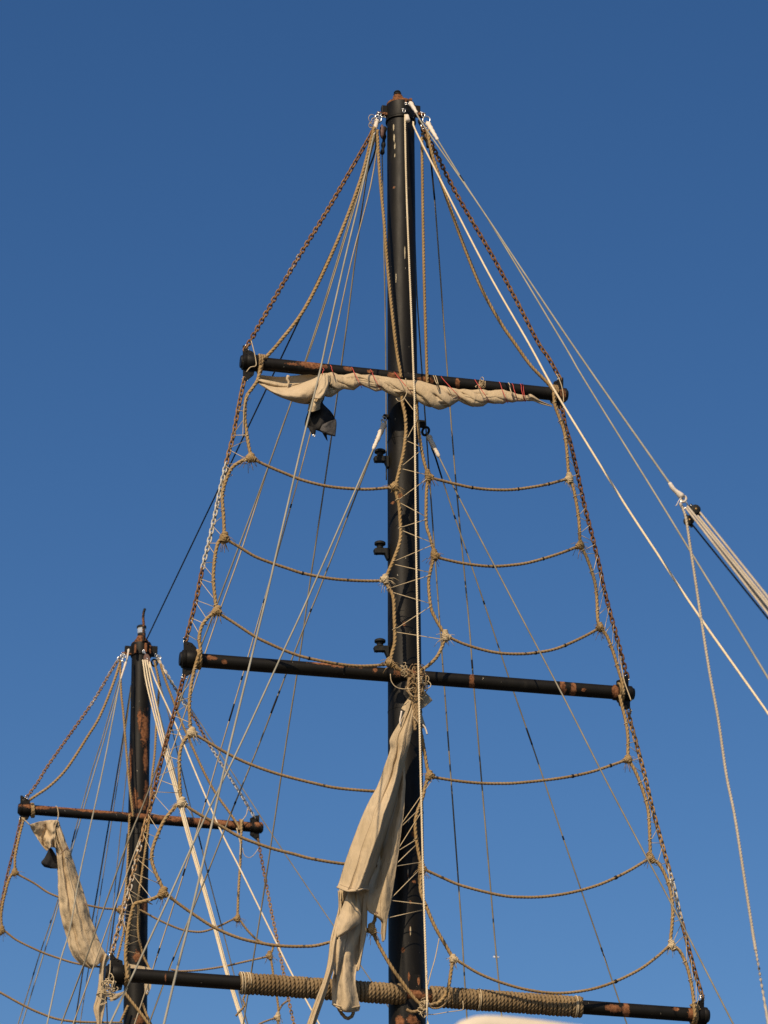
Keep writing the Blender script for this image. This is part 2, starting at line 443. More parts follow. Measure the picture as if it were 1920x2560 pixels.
def chain(label, pts, o0, o1=None, zinc=lambda t: 0.0, ochre=lambda t: .2, group=None, top=True, bot=True):
    p = smooth(pts3(pts, o0, o1), .02)
    d = np.concatenate([[0], np.cumsum(np.linalg.norm(np.diff(p, axis=0), axis=1))])
    n_ = max(3, int(round(d[-1] / PITCHL)))
    root = thing('chain', label, 'chain', p[-1], group)
    cen = np.array([[np.interp(s, d, p[:, k]) for k in range(3)] for s in (np.arange(n_) + .5) / n_ * d[-1]])
    tw = rng.uniform(0, 3)
    for i in range(n_):
        a_ = cen[max(i - 1, 0)]; b_ = cen[min(i + 1, n_ - 1)]
        z = Vector(b_ - a_).normalized(); tw += rng.uniform(-.09, .09)
        y = Vector(YN) - z * z.dot(Vector(YN)); y.normalize(); x = y.cross(z)
        rot = Matrix((x, y, z)).transposed().to_4x4() @ Matrix.Rotation(tw + (math.pi / 2 if i % 2 else 0), 4, 'Z') @ Matrix.Rotation(rng.uniform(-.07, .07), 4, 'Y')
        o = bpy.data.objects.new('link', LINK); C.objects.link(o); o.parent = root
        o.matrix_basis = Matrix.Translation(Vector(cen[i] - p[-1])) @ rot
        t = i / n_
        o.color = (min(1, max(0, zinc(t) + rng.uniform(-.08, .08))), min(1, max(0, ochre(t) + rng.uniform(-.2, .2))), rng.random(), 1)
    if top: shackle(p[0] + (p[0] - p[1]) * .0, p[0] - cen[0], root)
    if bot: shackle(p[-1], p[-1] - cen[-1], root)
    return root, p

def lacing(label, pa, pb, n_, rpx, group=None, a0=.02, a1=.98, wrap=None, mat=None, drop=.35):
    """twine zigzag between two lines"""
    pts = []
    for i in range(n_ + 1):
        t = a0 + (a1 - a0) * i / n_
        t2 = min(.995, max(.005, t + rng.uniform(-.4, .4) * (a1 - a0) / n_))
        q = polyat(pa if i % 2 == 0 else pb, t2)
        if i % 2 == 0 and wrap:
            for k in range(5):
                a_ = k / 4 * 2 * math.pi
                pts.append(q + YD * math.cos(a_) * wrap * 1.15 + YN * math.sin(a_) * wrap * 1.15 + UP * (-.012 * k))
        else: pts.append(q + YN * .02); pts.append(q + YN * .02 - UP * .03)
    b = MB(); b.tube(np.array(pts), px(rpx), 5)
    return tag(build(b, 'lacing', mat or TWINE), label, 'twine', group)

def tangle(label, name, cat, items, mat, rpx, c, size, n_, drape, parent=None):
    """knotted bunch of loops round a point"""
    b = MB()
    for _ in range(n_):
        ax = np.array([rng.gauss(0, 1) for _ in range(3)]); ax /= np.linalg.norm(ax)
        u = np.cross(ax, [0, .2, 1]); u /= np.linalg.norm(u); v = np.cross(ax, u)
        c2 = c + YD * rng.gauss(0, size * .35) + UP * rng.gauss(0, size * drape) + YN * abs(rng.gauss(0, size * .2))
        rad = size * rng.uniform(.35, .8); a0 = rng.uniform(0, 6); sp = rng.uniform(3.5, 7.5)
        t = np.linspace(0, 1, 22)
        pts = c2 + (np.cos(a0 + t * sp)[:, None] * u + np.sin(a0 + t * sp)[:, None] * v) * (rad * (1 + .3 * np.sin(t * 9 + a0)))[:, None] + ax * ((t - .5) * size * .5)[:, None] - UP * (t * t * size * .5)[:, None]
        b.tube(pts, px(rpx) * rng.uniform(.7, 1.1), 5)
    o = build(b, name, mat, parent)
    return o if parent is not None else tag(o, label, cat)

# ================================================================== MASTS
def mast_shaft(pts, off, bottom_z, mat, parent):
    """pts: (x, y, half width px) top to bottom"""
    P3 = [P(x, y, off) for x, y, h in pts]; rr = [h * np.dot(p - CAM, FW) / FPX for (x, y, h), p in zip(pts, P3)]
    d = P3[-1] - P3[-2]; k = (bottom_z - P3[-1][2]) / d[2]
    P3.append(P3[-1] + d * k); rr.append(rr[-1] * 1.1)
    path = smooth(np.array(P3), .4)
    z0 = [p[2] for p in P3][::-1]; rad = np.interp(path[:, 2], z0, rr[::-1])
    o = build(MB().tube(path, rad, 48), 'shaft', mat, parent)
    crease(o)
    return P3, rr

MM = [(1001.5, 268, 34), (1005, 800, 36.5), (1009.5, 1400, 40.5), (1015.5, 2200, 45.3), (1018.5, 2600, 47)]
mp = mat_paint('mast_paint', [patch(985, 470, 0, 4, 4), patch(1000, 1245, 0, 8, 7), patch(981, 1256, 0, 5, 5), patch(1010, 1567, 0, 4, 6),
     patch(1022, 1688, 0, 22, 9), patch(1035, 2092, 0, 6, 7), patch(1034, 2210, 0, 6, 4), patch(1026, 2262, 0, 3, 4), patch(1020, 2190, 0, 2, 14), patch(1025, 2330, 0, 2, 10), patch(1008, 2380, 0, 6, 7), patch(1022, 2448, 0, 2.5, 10), patch(1046, 2460, 0, 2.5, 10), patch(1000, 2556, 0, 10, 14), patch(1030, 2556, 0, 15, 12)], .745, None, 0.0, .50, True, [patch(x, y, 0, sx, sy) for x, y, sx, sy in ((984, 318, 2, 12), (985, 345, 2, 14), (987, 368, 2.2, 10), (987, 392, 1.6, 6), (984, 268, 2, 16), (996, 262, 2.5, 10), (1003, 272, 1.8, 12), (1020, 2185, 1.6, 12), (1021, 2205, 1.6, 8), (1026, 2330, 1.6, 12), (1012, 640, 1.5, 20), (990, 700, 1.5, 16))])
mast_foot = P(1018, 2600, 0); mast_foot[2] = 1.0
MAST = thing('mast', 'tall black steel main mast standing behind three yards, cap with shackles on top', 'mast', mast_foot)
MP3, MR = mast_shaft(MM, 0, .9, mp, MAST)
def mast_at(y, tbl=MM): return np.interp(y, [a[1] for a in tbl], [a[0] for a in tbl]), np.interp(y, [a[1] for a in tbl], [a[2] for a in tbl])
def rise(y, hw): return hw * math.sin(PITCH + math.atan((1280 - y) / FPX))
def ring(y, extra, h, name, mat, parent, tbl=MM, off=0, soft=True):
    y += rise(y, mast_at(y, tbl)[1])
    x0, w0 = mast_at(y - h / 2, tbl); x1, w1 = mast_at(y + h / 2, tbl)
    a_ = P(x0, y - h / 2, off); b_ = P(x1, y + h / 2, off); r0 = (w0 + extra) * mpp(off, y); ri = (w0 - 2) * mpp(off, y)
    o = build(MB().lathe(a_, b_, [(0, ri), (0, r0 * .985), (.08, r0), (.92, r0), (1, r0 * .985), (1, ri)], 48), name, mat, parent)
    return crease(o)
for yy in (1089, 1766, 2018): ring(yy, .8, 2.6, 'weld_seam', mp, MAST)
for yy in (1660,): ring(yy, 1.2, 3, 'weld_seam', mp, MAST)
capm = mat_paint('cap_paint', [], .70, .66, 3.1, .5)
rustm = mat_paint('rusty_cap', [], .50, .44, 5.2, .7)
ring(268, 3.2, 36, 'cap_band', capm, MAST)
ring(289, 4.0, 3, 'cap_flange', capm, MAST)
ring(247, 1.5, 5, 'cap_flange', rustm, MAST)
s_ = mpp(0, 260)
def lug(x0, x1, y0, y1, off, name, mat, parent, dep=10):
    c_ = P((x0 + x1) / 2, (y0 + y1) / 2, off)
    o = build(MB().box(c_, abs(x1 - x0) / 2 * mpp(off, y0), dep / 2 * mpp(off, y0), abs(y1 - y0) / 2 * mpp(off, y0) * 1.0), name, mat, parent, False)
    bv = o.modifiers.new('bevel', 'BEVEL'); bv.width = .006; bv.segments = 2
    return o
lug(953, 972, 265, 289, 0, 'lug', capm, MAST, 14); lug(1032, 1050, 265, 290, 0, 'lug', capm, MAST, 14)
lug(941, 970, 283, 290, 0, 'lug_plate', rustm, MAST, 16); lug(1034, 1062, 283, 292, 0, 'lug_plate', rustm, MAST, 16)
lug(1012, 1016, 246, 262, .17, 'tang', rustm, MAST, 10); lug(1023, 1030, 246, 258, .10, 'tang', rustm, MAST, 8)
a_ = P(998, 268, 0); b_ = P(992.5, 228, 0); L_ = np.linalg.norm(b_ - a_)
crease(build(MB().lathe(a_, b_, [(0, 17 * s_), (.50, 16 * s_), (.55, 13 * s_), (.69, 12 * s_)], 8), 'cap_plug', rustm, MAST))
crease(build(MB().lathe(a_, b_, [(.66, 7.5 * s_), (.73, 6 * s_), (.76, 9.5 * s_), (.83, 10 * s_), (.88, 7.5 * s_), (.91, 9 * s_), (.98, 7 * s_), (1.0, 3 * s_)], 16), 'cap_knob', LAMPB, MAST))
# three small fittings on brackets up the left side
for cy, tilt in ((1148, 1), (1378, 0), (1622, -1)):
    cx = 950; o_ = .02; q = mpp(o_, cy)
    br = build(MB().prism([P(968 + 3, cy - 6, o_), P(938, cy - 6, o_), P(934, cy - 4, o_), P(937, cy + 7, o_), P(961, cy + 7, o_), P(968, cy + 22, o_), P(971, cy + 22, o_)], 16 * q), 'light_bracket', LAMPB, MAST, False)
    bv = br.modifiers.new('bevel', 'BEVEL'); bv.width = .006; bv.segments = 2
    z0 = P(cx, cy - 6, o_); z1 = P(cx, cy - 27, o_)
    crease(build(MB().lathe(z0, z1, [(0, 9 * q), (.12, 9 * q), (.16, 7 * q), (.30, 8.5 * q), (.40, 8.5 * q), (.46, 10 * q), (.5, 14 * q), (.72, 14 * q), (.80, 11.5 * q), (.84, 7 * q), (.88, 2.5 * q), (1.0, 1.5 * q)], 24), 'signal_light', LAMPB, br))
    for s2 in (942, 957): build(MB().lathe(P(s2, cy + 6, o_), P(s2, cy + 10, o_), [(0, 1.5 * q), (1, 1.2 * q)], 6), 'bolt', LAMPB, br)
# riveted patch plate low on the mast
plate = build(MB().prism([P(1023, 2436, .195), P(1051, 2437, .185), P(1052, 2480, .185), P(1023, 2480, .195)], .012), 'patch_plate', mp, MAST, False)

# aft mast
RM = [(353.0, 1615, 23), (352.5, 1640, 23.3), (349, 1860, 25), (345.5, 2100, 26.5), (341, 2300, 28.3), (338, 2560, 30)]
rp = mat_paint('aft_mast_paint', [patch(362, 1825, REAR, 9, 40), patch(350, 1800, REAR, 5, 26), patch(326, 1905, REAR, 4, 48), patch(364, 1900, REAR, 5, 30), patch(338, 2000, REAR, 7, 26), patch(368, 1985, REAR, 6, 30), patch(350, 2015, REAR, 14, 12),
     patch(361, 2270, REAR, 7, 16), patch(345, 2395, REAR, 12, 12), patch(350, 2550, REAR, 12, 12)], .66, None, 9.0, .5)
rf = P(338, 2560, REAR); rf[2] = 1.0
AMAST = thing('mast', 'shorter rust-streaked black aft mast on the left with a small lantern on top', 'mast', rf)
mast_shaft(RM, REAR, .9, rp, AMAST)
ring(1619, 2.6, 30, 'cap_band', capm, AMAST, RM, REAR); ring(1603, 1.0, 4, 'cap_flange', rustm, AMAST, RM, REAR)
ring(2082, .8, 3, 'weld_seam', rp, AMAST, RM, REAR)
lug(312, 331, 1616, 1636, REAR, 'lug', capm, AMAST, 12); lug(374, 393, 1616, 1642, REAR, 'lug', capm, AMAST, 12)
lug(305, 330, 1632, 1637, REAR, 'lug_plate', rustm, AMAST, 12); lug(336, 340, 1611, 1634, REAR + .22, 'tang', rustm, AMAST, 10); lug(373, 377, 1614, 1636, REAR + .12, 'tang', rustm, AMAST, 10)
lug(361, 367, 1608, 1632, REAR + .26, 'tang', rustm, AMAST, 8)
q = mpp(REAR, 1600)
crease(build(MB().lathe(P(353, 1615, REAR), P(353, 1592, REAR), [(0, 19 * q), (.6, 17 * q), (.65, 13 * q), (1, 11 * q)], 8), 'cap_plug', rustm, AMAST))
lamp = crease(build(MB().lathe(P(354, 1597, REAR), P(354, 1584, REAR), [(0, 7 * q), (.4, 6 * q), (.5, 10 * q), (1, 10 * q)], 20), 'lantern_base', LAMPB, AMAST))
ml = NT('lantern_glass'); ml.set('Base Color', (.75, .80, .82)); ml.set('Roughness', .12); ml.set('Transmission Weight', .55)
crease(build(MB().lathe(P(354, 1584.5, REAR), P(354, 1570, REAR), [(0, 10 * q), (.1, 10.4 * q), (.9, 10.4 * q), (1, 10 * q)], 20), 'lantern_glass', ml.m, lamp))
crease(build(MB().lathe(P(354, 1570.5, REAR), P(354, 1564, REAR), [(0, 11.8 * q), (.6, 11.8 * q), (.9, 10 * q), (1, 7 * q)], 20), 'lantern_lid', LAMPB, lamp))
build(MB().tube(smooth(pts3([(359, 1606), (359, 1560), (358, 1545), (359.5, 1530), (362.5, 1522)], REAR + .25), .03), 3.2 * q, 10), 'bent_pipe', mat_paint('pipe_rust', [], .60, .52, 2.0, .6), AMAST)

# ================================================================== YARDS
YO = .14                                               # yards are welded across the front of the mast
def yard(label, x0, y0, x1, y1, wpx, off, mat, capw, caplen, lugs, mount, group='black steel yards crossing the masts'):
    a_, b_ = P(x0, y0, off), P(x1, y1, off)
    q = mpp(off, (y0 + y1) / 2)
    root = thing('yard', label, 'yard', (a_ + b_) / 2, group)
    ax = (b_ - a_); L = np.linalg.norm(ax); t = ax / L
    ca, cb = a_ + t * caplen[0] * q * .5, b_ - t * caplen[1] * q * .5
    qa, qb = np.dot(a_ - CAM, FW) / FPX, np.dot(b_ - CAM, FW) / FPX
    ra, rb = wpx / 2 * qa, wpx / 2 * qb
    r = (ra + rb) / 2
    path = smooth(np.array([ca, cb]), .15)
    crease(build(MB().tube(path, r, 32), 'pipe', mat, root))
    for e, d, cl, w_ in ((a_, t, caplen[0], capw[0]), (b_, -t, caplen[1], capw[1])):
        rc = w_ / 2 * q
        cap = crease(build(MB().lathe(e, e + d * cl * q, [(0, rc * .72), (.08, rc * .80), (.13, rc * .985), (.30, rc), (.33, rc * .97), (.36, rc), (.97, rc), (1, rc * .96), (1, r * .9)], 32), 'end_cap', mat, root))
    for sgn, poly in lugs:
        pl = build(MB().prism([P(x, y, off) for x, y in poly], 5 * q), 'lug_plate', mat, root, False)
        bv = pl.modifiers.new('bevel', 'BEVEL'); bv.width = .004; bv.segments = 1
        cx = sum(p[0] for p in poly) / len(poly); cy = sum(p[1] for p in poly) / len(poly)
        for dx, dy in ((-5, -3), (5, 2)):
            c_ = P(cx + dx, cy + dy, off); build(MB().lathe(c_ - YN * 3.2 * q, c_ + YN * 3.2 * q, [(0, 2.2 * q), (1, 2.2 * q)], 10), 'pin_hole', TAPE, pl)
    return root, r

pa = lambda l: [patch(x, y, YO, sx, sy) for x, y, sx, sy in l]
ym1 = mat_paint('yard_paint_top', pa([(775, 908, 36, 9), (735, 908, 16, 4), (870, 918, 10, 6), (985, 936, 16, 10), (1065, 947, 18, 8), (1144, 957, 5, 16), (925, 926, 8, 4), (1405, 985, 9, 16)]), .69, None, 1.0)
ym2 = mat_paint('yard_paint_mid', pa([(528, 1641, 14, 6), (560, 1652, 7, 5), (850, 1656, 60, 8), (1020, 1680, 34, 12), (1180, 1702, 7, 22), (1408, 1716, 8, 26), (1433, 1720, 8, 24), (1540, 1725, 9, 16), (938, 1672, 6, 8), (1460, 1722, 6, 4)]), .70, None, 4.0)
ym3 = mat_paint('yard_paint_low', pa([(1532, 2518, 17, 9), (1567, 2522, 8, 20), (1045, 2486, 36, 14), (1730, 2530, 9, 20), (1690, 2520, 8, 5), (413, 2442, 2, 12)]), .71, None, 7.0)
ymr = mat_paint('yard_paint_aft', [patch(x, y, REAR + YO, sx, sy) for x, y, sx, sy in ((430, 2043, 52, 9), (520, 2051, 52, 9), (590, 2058, 34, 8), (90, 2016, 36, 5), (160, 2018, 50, 4), (240, 2026, 70, 4), (345, 2036, 26, 7), (648, 2058, 12, 8))], .655, None, 2.5, .55)
Y1, r1 = yard('topmost yard of the main mast with a furled canvas sail tied along it', 601, 904, 1418, 989, 33.5, YO, ym1, (42, 37), (44, 34),
    [(1, [(607, 886), (607, 864), (613, 864), (617, 874), (631, 879), (641, 892), (641, 900), (607, 900)]), (-1, [(607, 915), (638, 918), (634, 938), (617, 952), (608, 954)]),
     (1, [(1382, 972), (1384, 955), (1398, 948), (1408, 944), (1408, 975)]), (-1, [(1386, 1000), (1406, 1001), (1407, 1020), (1400, 1024), (1390, 1015)])], 0)
Y2, r2 = yard('middle yard of the main mast, bare, two orange rust bands near its right end', 449, 1647, 1584, 1735, 35, YO, ym2, (46, 40), (48, 54),
    [(1, [(459, 1632), (459, 1595), (464, 1595), (468, 1604), (480, 1608), (491, 1620), (491, 1634)]), (-1, [(456, 1662), (490, 1668), (478, 1684), (464, 1692), (456, 1694)]),
     (1, [(1541, 1718), (1541, 1702), (1558, 1696), (1565, 1688), (1571, 1688), (1571, 1722)]), (-1, [(1543, 1745), (1575, 1748), (1575, 1770), (1566, 1775), (1548, 1764)])], 0)
Y3, r3 = yard('lowest yard of the main mast, its middle wound with thick tan rope', 262, 2434, 1771, 2540, 35.5, YO, ym3, (49, 44), (50, 46),
    [(1, [(275, 2418), (275, 2384), (281, 2384), (290, 2396), (306, 2402), (308, 2420)]), (-1, [(275, 2450), (308, 2455), (304, 2475), (280, 2478)]),
     (1, [(1738, 2524), (1740, 2506), (1752, 2500), (1757, 2490), (1760, 2490), (1760, 2528)]), (-1, [(1740, 2550), (1765, 2552), (1764, 2575), (1745, 2570)])], 0)
YR, rr_ = yard('rusty yard on the aft mast at lower left, orange paint worn along its top', 45, 2022, 657, 2070, 25, REAR + YO, ymr, (32, 28.5), (33, 24),
    [(1, [(51, 2008), (51, 1989), (55, 1989), (62, 1994), (75, 2002), (75, 2010)]), (-1, [(50, 2034), (75, 2038), (70, 2048), (56, 2054), (50, 2054)]),
     (1, [(625, 2058), (625, 2046), (637, 2040), (648, 2038), (648, 2060)]), (-1, [(625, 2080), (648, 2082), (648, 2106), (636, 2096), (625, 2088)])], 0)
# ================================================================== NET OF THE MAIN MAST
NO = .34
W9 = 9.6
GROUP_E = 'tan edge ropes of the main rig'
def edge(label, segs, wpx, off, mat=MANILA, group=None, name='edge_rope', cat='rope', o1=None, ext=False):
    p = pts3(segs, off, o1)
    o = tag(build(MB().rope(extend(p, 4) if ext else p, wpx / 2 * .92 * mpp(off, segs[0][1])), name, mat), label, cat, group)
    return o, smooth(p, .05)

L_lift = [(936, 318), (929, 346), (899, 457), (840, 611), (765, 766), (699, 855), (663, 896), (652, 915)]
oL, pL = edge('thick tan rope sagging from main masthead to the left tip of the topmost yard', L_lift, 10, .2, group='rope lifts of the topmost yard', name='lift_rope')
R_lift = [(1068, 325), (1080, 384), (1101, 449), (1131, 536), (1169, 639), (1207, 728), (1253, 809), (1286, 857), (1327, 914), (1371, 960), (1384, 982)]
oR, pR = edge('thick tan rope sagging from main masthead to the right tip of the topmost yard', R_lift, 9.5, .2, group='rope lifts of the topmost yard', name='lift_rope')
edge('tan rope down the left face of the main mast to the topmost yard', [(944, 325), (944, 338), (949, 434), (960, 553), (970, 680), (989, 857), (1001, 930), (1003, 944)], 9, .30, group='inner rope lifts beside the main mast', name='lift_rope')
edge('tan rope hanging close right of the main mast down to the topmost yard', [(1056, 335), (1055, 345), (1056.5, 477), (1060, 680), (1065, 857), (1068, 945), (1068, 958)], 8.5, .25, group='inner rope lifts beside the main mast', name='lift_rope')

OL1 = [(652, 915), (644, 950), (630, 972), (616, 993), (612, 1036), (614.5, 1066), (621, 1110), (625, 1142)]
OL2 = [(625, 1142), (603, 1153), (580, 1170), (565.5, 1200), (556, 1239), (559.5, 1299), (559, 1343)]
OL3 = [(559, 1343), (546, 1355), (538, 1388), (534, 1428), (534, 1458), (539, 1508), (540, 1526)]
OL4 = [(540, 1526), (518, 1546), (504, 1567), (498, 1596), (501, 1625), (495, 1643)]
oA, pA = edge('left edge rope of the net between topmost and middle yards', OL1 + OL2[1:] + OL3[1:] + OL4[1:], 10, NO, group=GROUP_E)
OL5 = [(495, 1643), (484, 1682), (476, 1726), (473.5, 1764), (476, 1818), (478, 1830), (459, 1854), (450, 1881), (448, 1917), (450, 1971), (451, 2005), (437, 2018), (412, 2049), (396, 2082), (384, 2113), (379, 2145), (387, 2177), (404, 2215), (406, 2232), (387, 2245), (357, 2254), (336, 2261), (329, 2283), (323, 2306), (318.5, 2337), (314, 2384), (316, 2418), (320, 2447)]
oB, pB = edge('left edge rope of the net between middle and lowest yards, bending round its knots', OL5, 10, NO, group=GROUP_E)
OR1 = [(1384, 982), (1388, 1015), (1399.5, 1047), (1411, 1081), (1417, 1125), (1421.5, 1184), (1424, 1196), (1434, 1222), (1442, 1263), (1447.5, 1303), (1450, 1350), (1453, 1365), (1466.5, 1393), (1483, 1439), (1491, 1480), (1495, 1554), (1501, 1568), (1517, 1590), (1532, 1627), (1545, 1670), (1556, 1709), (1559, 1738)]
oC, pC = edge('right edge rope of the net between topmost and middle yards', OR1, 9.5, NO, group=GROUP_E)
OR2 = [(1549, 1738), (1556, 1768), (1565, 1805), (1570, 1844), (1570, 1884), (1572, 1899), (1588, 1928), (1606, 1972), (1620, 2023), (1624, 2075), (1626, 2130), (1629, 2145), (1648, 2161), (1665, 2192), (1677, 2230), (1682, 2274), (1680, 2315), (1677, 2346), (1681, 2363), (1699, 2377), (1716, 2412), (1727, 2453), (1734, 2498), (1738, 2545)]
oD, pD = edge('right edge rope of the net between middle and lowest yards', OR2, 10, NO, group=GROUP_E)
IL1 = [(1003, 960), (1005.5, 1002), (1012.5, 1036), (1015, 1070), (1013, 1100), (1009, 1130), (1001, 1166), (992, 1203), (988.5, 1217), (992, 1239), (997.5, 1261), (1000, 1293), (1001, 1348), (984, 1400), (964, 1447), (968, 1462), (983, 1493), (986, 1545), (987, 1603), (980, 1634), (977, 1656), (992, 1670), (1010, 1681), (1025, 1699)]
oE, pE = edge('inner net rope snaking down the front of the main mast above the middle yard', IL1, 10, NO + .1, group=GROUP_E)
IR1 = [(1041, 970), (1043.5, 1040), (1047, 1076), (1053.5, 1121), (1061, 1157), (1068, 1180), (1070, 1191), (1067, 1220), (1065.5, 1250), (1066, 1311), (1074, 1340), (1084, 1375), (1086, 1388), (1077, 1424), (1071.5, 1458), (1077, 1516), (1088, 1545), (1104, 1573), (1113, 1590), (1107, 1612), (1093, 1641), (1073, 1662), (1053, 1676), (1048, 1682)]
oF, pF = edge('inner net rope just right of the main mast above the middle yard', IR1, 9.5, NO + .06, group=GROUP_E)
IR2 = [(1044, 1800), (1054, 1838), (1064, 1896), (1068, 1920), (1072, 1938), (1063, 1966), (1057, 1993), (1044, 2028), (1038, 2058), (1041, 2101), (1050, 2150), (1054, 2172), (1051, 2212), (1054, 2237), (1066, 2267), (1087, 2316), (1112, 2360), (1127, 2386), (1132, 2397), (1127, 2433), (1120, 2473), (1106, 2498), (1087, 2513)]
oG, pG = edge('inner net rope below the middle yard, weaving along the right side of the main mast', IR2, 10, NO + .06, group=GROUP_E)
IL2 = [(1036, 1815), (1000, 1890), (980, 1978), (952, 2060), (955, 2165), (940, 2260), (938, 2295), (931, 2323), (946, 2360), (977, 2415), (1007, 2458), (1035, 2495), (1056, 2515)]
oH, pH = edge('inner net rope crossing the main mast from under the hanging sail to lowest yard', IL2, 10, NO + .02, group=GROUP_E)

FT = []
def foot(label, pts, off=NO, wpx=8.6, mat=MANILA_D, o1=None):
    o, p = edge(label, pts, wpx, off, mat, 'sagging foot ropes of the main mast', 'foot_rope', o1=o1)
    FT.append(o); return o, p
LF = [foot('highest foot rope left of the main mast, just under the furled sail', [(627, 1145), (633, 1148), (671, 1166), (709, 1182), (758, 1201), (820, 1216), (880, 1222), (925, 1223), (975, 1219), (988, 1217)]),
      foot('second foot rope down on the left of the main mast', [(560, 1344), (567, 1349), (607, 1373), (639, 1392), (683, 1409), (719, 1421), (760, 1434), (830, 1447), (900, 1452), (950, 1452), (964, 1449)]),
      foot('foot rope on the left that sags down onto the middle yard', [(541, 1527), (547, 1533), (582, 1555), (637, 1591), (675, 1610), (709, 1625), (753, 1641), (811, 1654), (860, 1662), (900, 1665), (935, 1664), (967, 1661), (977, 1657)]),
      foot('first foot rope on the left below the middle yard, ending behind the hanging sail', [(480, 1832), (488, 1837), (517, 1853), (560, 1879), (605, 1902), (650, 1920), (705, 1938), (780, 1957), (842, 1970), (934, 1978), (980, 1978)], NO, 8.6, MANILA_D, NO - .05),
      foot('second foot rope on the left below the middle yard, crossing the aft yard', [(454, 2008), (462, 2013), (502, 2038), (560, 2070), (604, 2094), (676, 2120), (734, 2135), (780, 2147), (863, 2160), (955, 2165)], NO, 9, MANILA_D, NO - .05),
      foot('deepest sagging foot rope at lower left, just above the lowest yard', [(408, 2233), (419, 2239), (474, 2279), (531, 2316), (589, 2342), (647, 2357), (705, 2365), (760, 2366), (790, 2364), (823, 2356), (890, 2338), (931, 2323)], NO, 9, MANILA_D)]
RF = [foot('highest foot rope right of the main mast', [(1071, 1192), (1079, 1195), (1106, 1202), (1142, 1211), (1180, 1219), (1225, 1224), (1277, 1224.5), (1330, 1218), (1372, 1210), (1405, 1201), (1424, 1196)]),
      foot('second foot rope down on the right of the main mast', [(1087, 1389), (1095, 1394), (1145, 1406), (1190, 1413), (1233, 1416), (1280, 1413), (1325, 1406), (1390, 1387), (1436, 1370), (1452, 1363)]),
      foot('foot rope on the right just above the middle yard', [(1114, 1591), (1128, 1596), (1160, 1610), (1205, 1624), (1250, 1633), (1300, 1635), (1339, 1632), (1390, 1622), (1445, 1599), (1491, 1575), (1501, 1568)]),
      foot('first foot rope on the right below the middle yard', [(1073, 1940), (1084, 1943), (1140, 1952), (1200, 1958), (1250, 1959), (1300, 1957), (1398, 1946), (1474, 1931), (1535, 1911), (1563, 1901), (1571, 1898)]),
      foot('second foot rope on the right below the middle yard', [(1055, 2173), (1066, 2176), (1110, 2196), (1157, 2215), (1250, 2238), (1310, 2243), (1366, 2241), (1430, 2231), (1500, 2211), (1565, 2181), (1614, 2152), (1628, 2144)]),
      foot('lowest foot rope on the right with a deep sag toward the wound yard', [(1133, 2397), (1140, 2399), (1194, 2432), (1252, 2456), (1321, 2475), (1395, 2483), (1470, 2475), (1533, 2456), (1597, 2425), (1640, 2394), (1671, 2367), (1680, 2362)])]
def knotat(x, y, parent, tan2, br2, off=NO, r=None, big=1.0):
    p0 = P(x, y, off); t_ = P(x + tan2[0], y + tan2[1], off) - p0; b_ = P(x + br2[0], y + br2[1], off) - p0
    lashing(p0, t_, b_, (r or 4.9) * mpp(off, y), parent, TWINE if rng.random() < .25 else MANILA, big=big)
for x, y, par, t2, b2 in ((625, 1144, oA, (-6, 10), (10, 5)), (559, 1344, oA, (-5, 10), (10, 6)), (540, 1527, oA, (-6, 10), (10, 6)), (478, 1831, oB, (-4, 10), (10, 6)), (452, 2006, oB, (-5, 10), (10, 6)), (406, 2232, oB, (-6, 8), (10, 6))):
    knotat(x, y, par, t2, b2, r=5.3)
for x, y, par, t2, b2 in ((1424, 1196, oC, (2, 10), (-10, 4)), (1452, 1363, oC, (3, 10), (-10, 4)), (1501, 1568, oC, (3, 10), (-10, 5)), (1571, 1898, oD, (3, 10), (-10, 4)), (1628, 2144, oD, (4, 10), (-10, 5)), (1681, 2363, oD, (4, 10), (-10, 7))):
    knotat(x, y, par, t2, b2, r=4.7)
for x, y, par, t2, b2 in ((988, 1217, oE, (-1, 10), (-10, 0)), (964, 1449, oE, (2, 10), (-10, 0)), (977, 1657, oE, (6, 9), (-10, 1))): knotat(x, y, par, t2, b2, NO + .1)
for x, y, par, t2, b2 in ((1070, 1191, oF, (0, 10), (10, 3)), (1086, 1388, oF, (0, 10), (10, 3)), (1113, 1590, oF, (0, 10), (10, 4)), (1072, 1939, oG, (-3, 10), (10, 2)), (1054, 2172, oG, (0, 10), (10, 4)), (1132, 2397, oG, (0, 10), (10, 5)), (931, 2323, oH, (3, 10), (-8, 3))): knotat(x, y, par, t2, b2, NO + .06)
# turns of the edge ropes round the yard ends
def yturn(x0, y0, x1, y1, off, rad, turns, wpx, mat, parent): coil(P(x0, y0, off), P(x1, y1, off), rad, turns, wpx / 2 * mpp(off, y0), mat, parent)
yturn(645, 909, 658, 911, YO, r1 * 1.30, 2.2, 7, MANILA_D, oA); yturn(492, 1648, 503, 1649, YO, r2 * 1.25, 2, 8, MANILA, oB); yturn(311, 2437, 322, 2438, YO, r3 * 1.28, 1.6, 9, MANILA, oB)
yturn(1380, 985, 1390, 986, YO, r1 * 1.25, 2.3, 7, MANILA_D, oC); yturn(1545, 1731, 1556, 1732, YO, r2 * 1.28, 1.7, 8, MANILA, oD); yturn(1728, 2536, 1742, 2537, YO, r3 * 1.3, 2.2, 8, MANILA, oD)
# dark whippings along the foot ropes
for (o, p), ts in zip(RF + LF[1:3], ((.3, .62, .84), (.38, .72), (.55, .74), (.7, .9), (.82,), (.7,), (.5,), (.55,))):
    for t in ts:
        c_ = polyat(p, t); d_ = polyat(p, t + .008) - c_
        build(MB().tube(np.array([c_ - d_ * .2, c_ + d_ * .9]), 5.0 * mpp(NO), 8), 'whipping', TAPE, o)

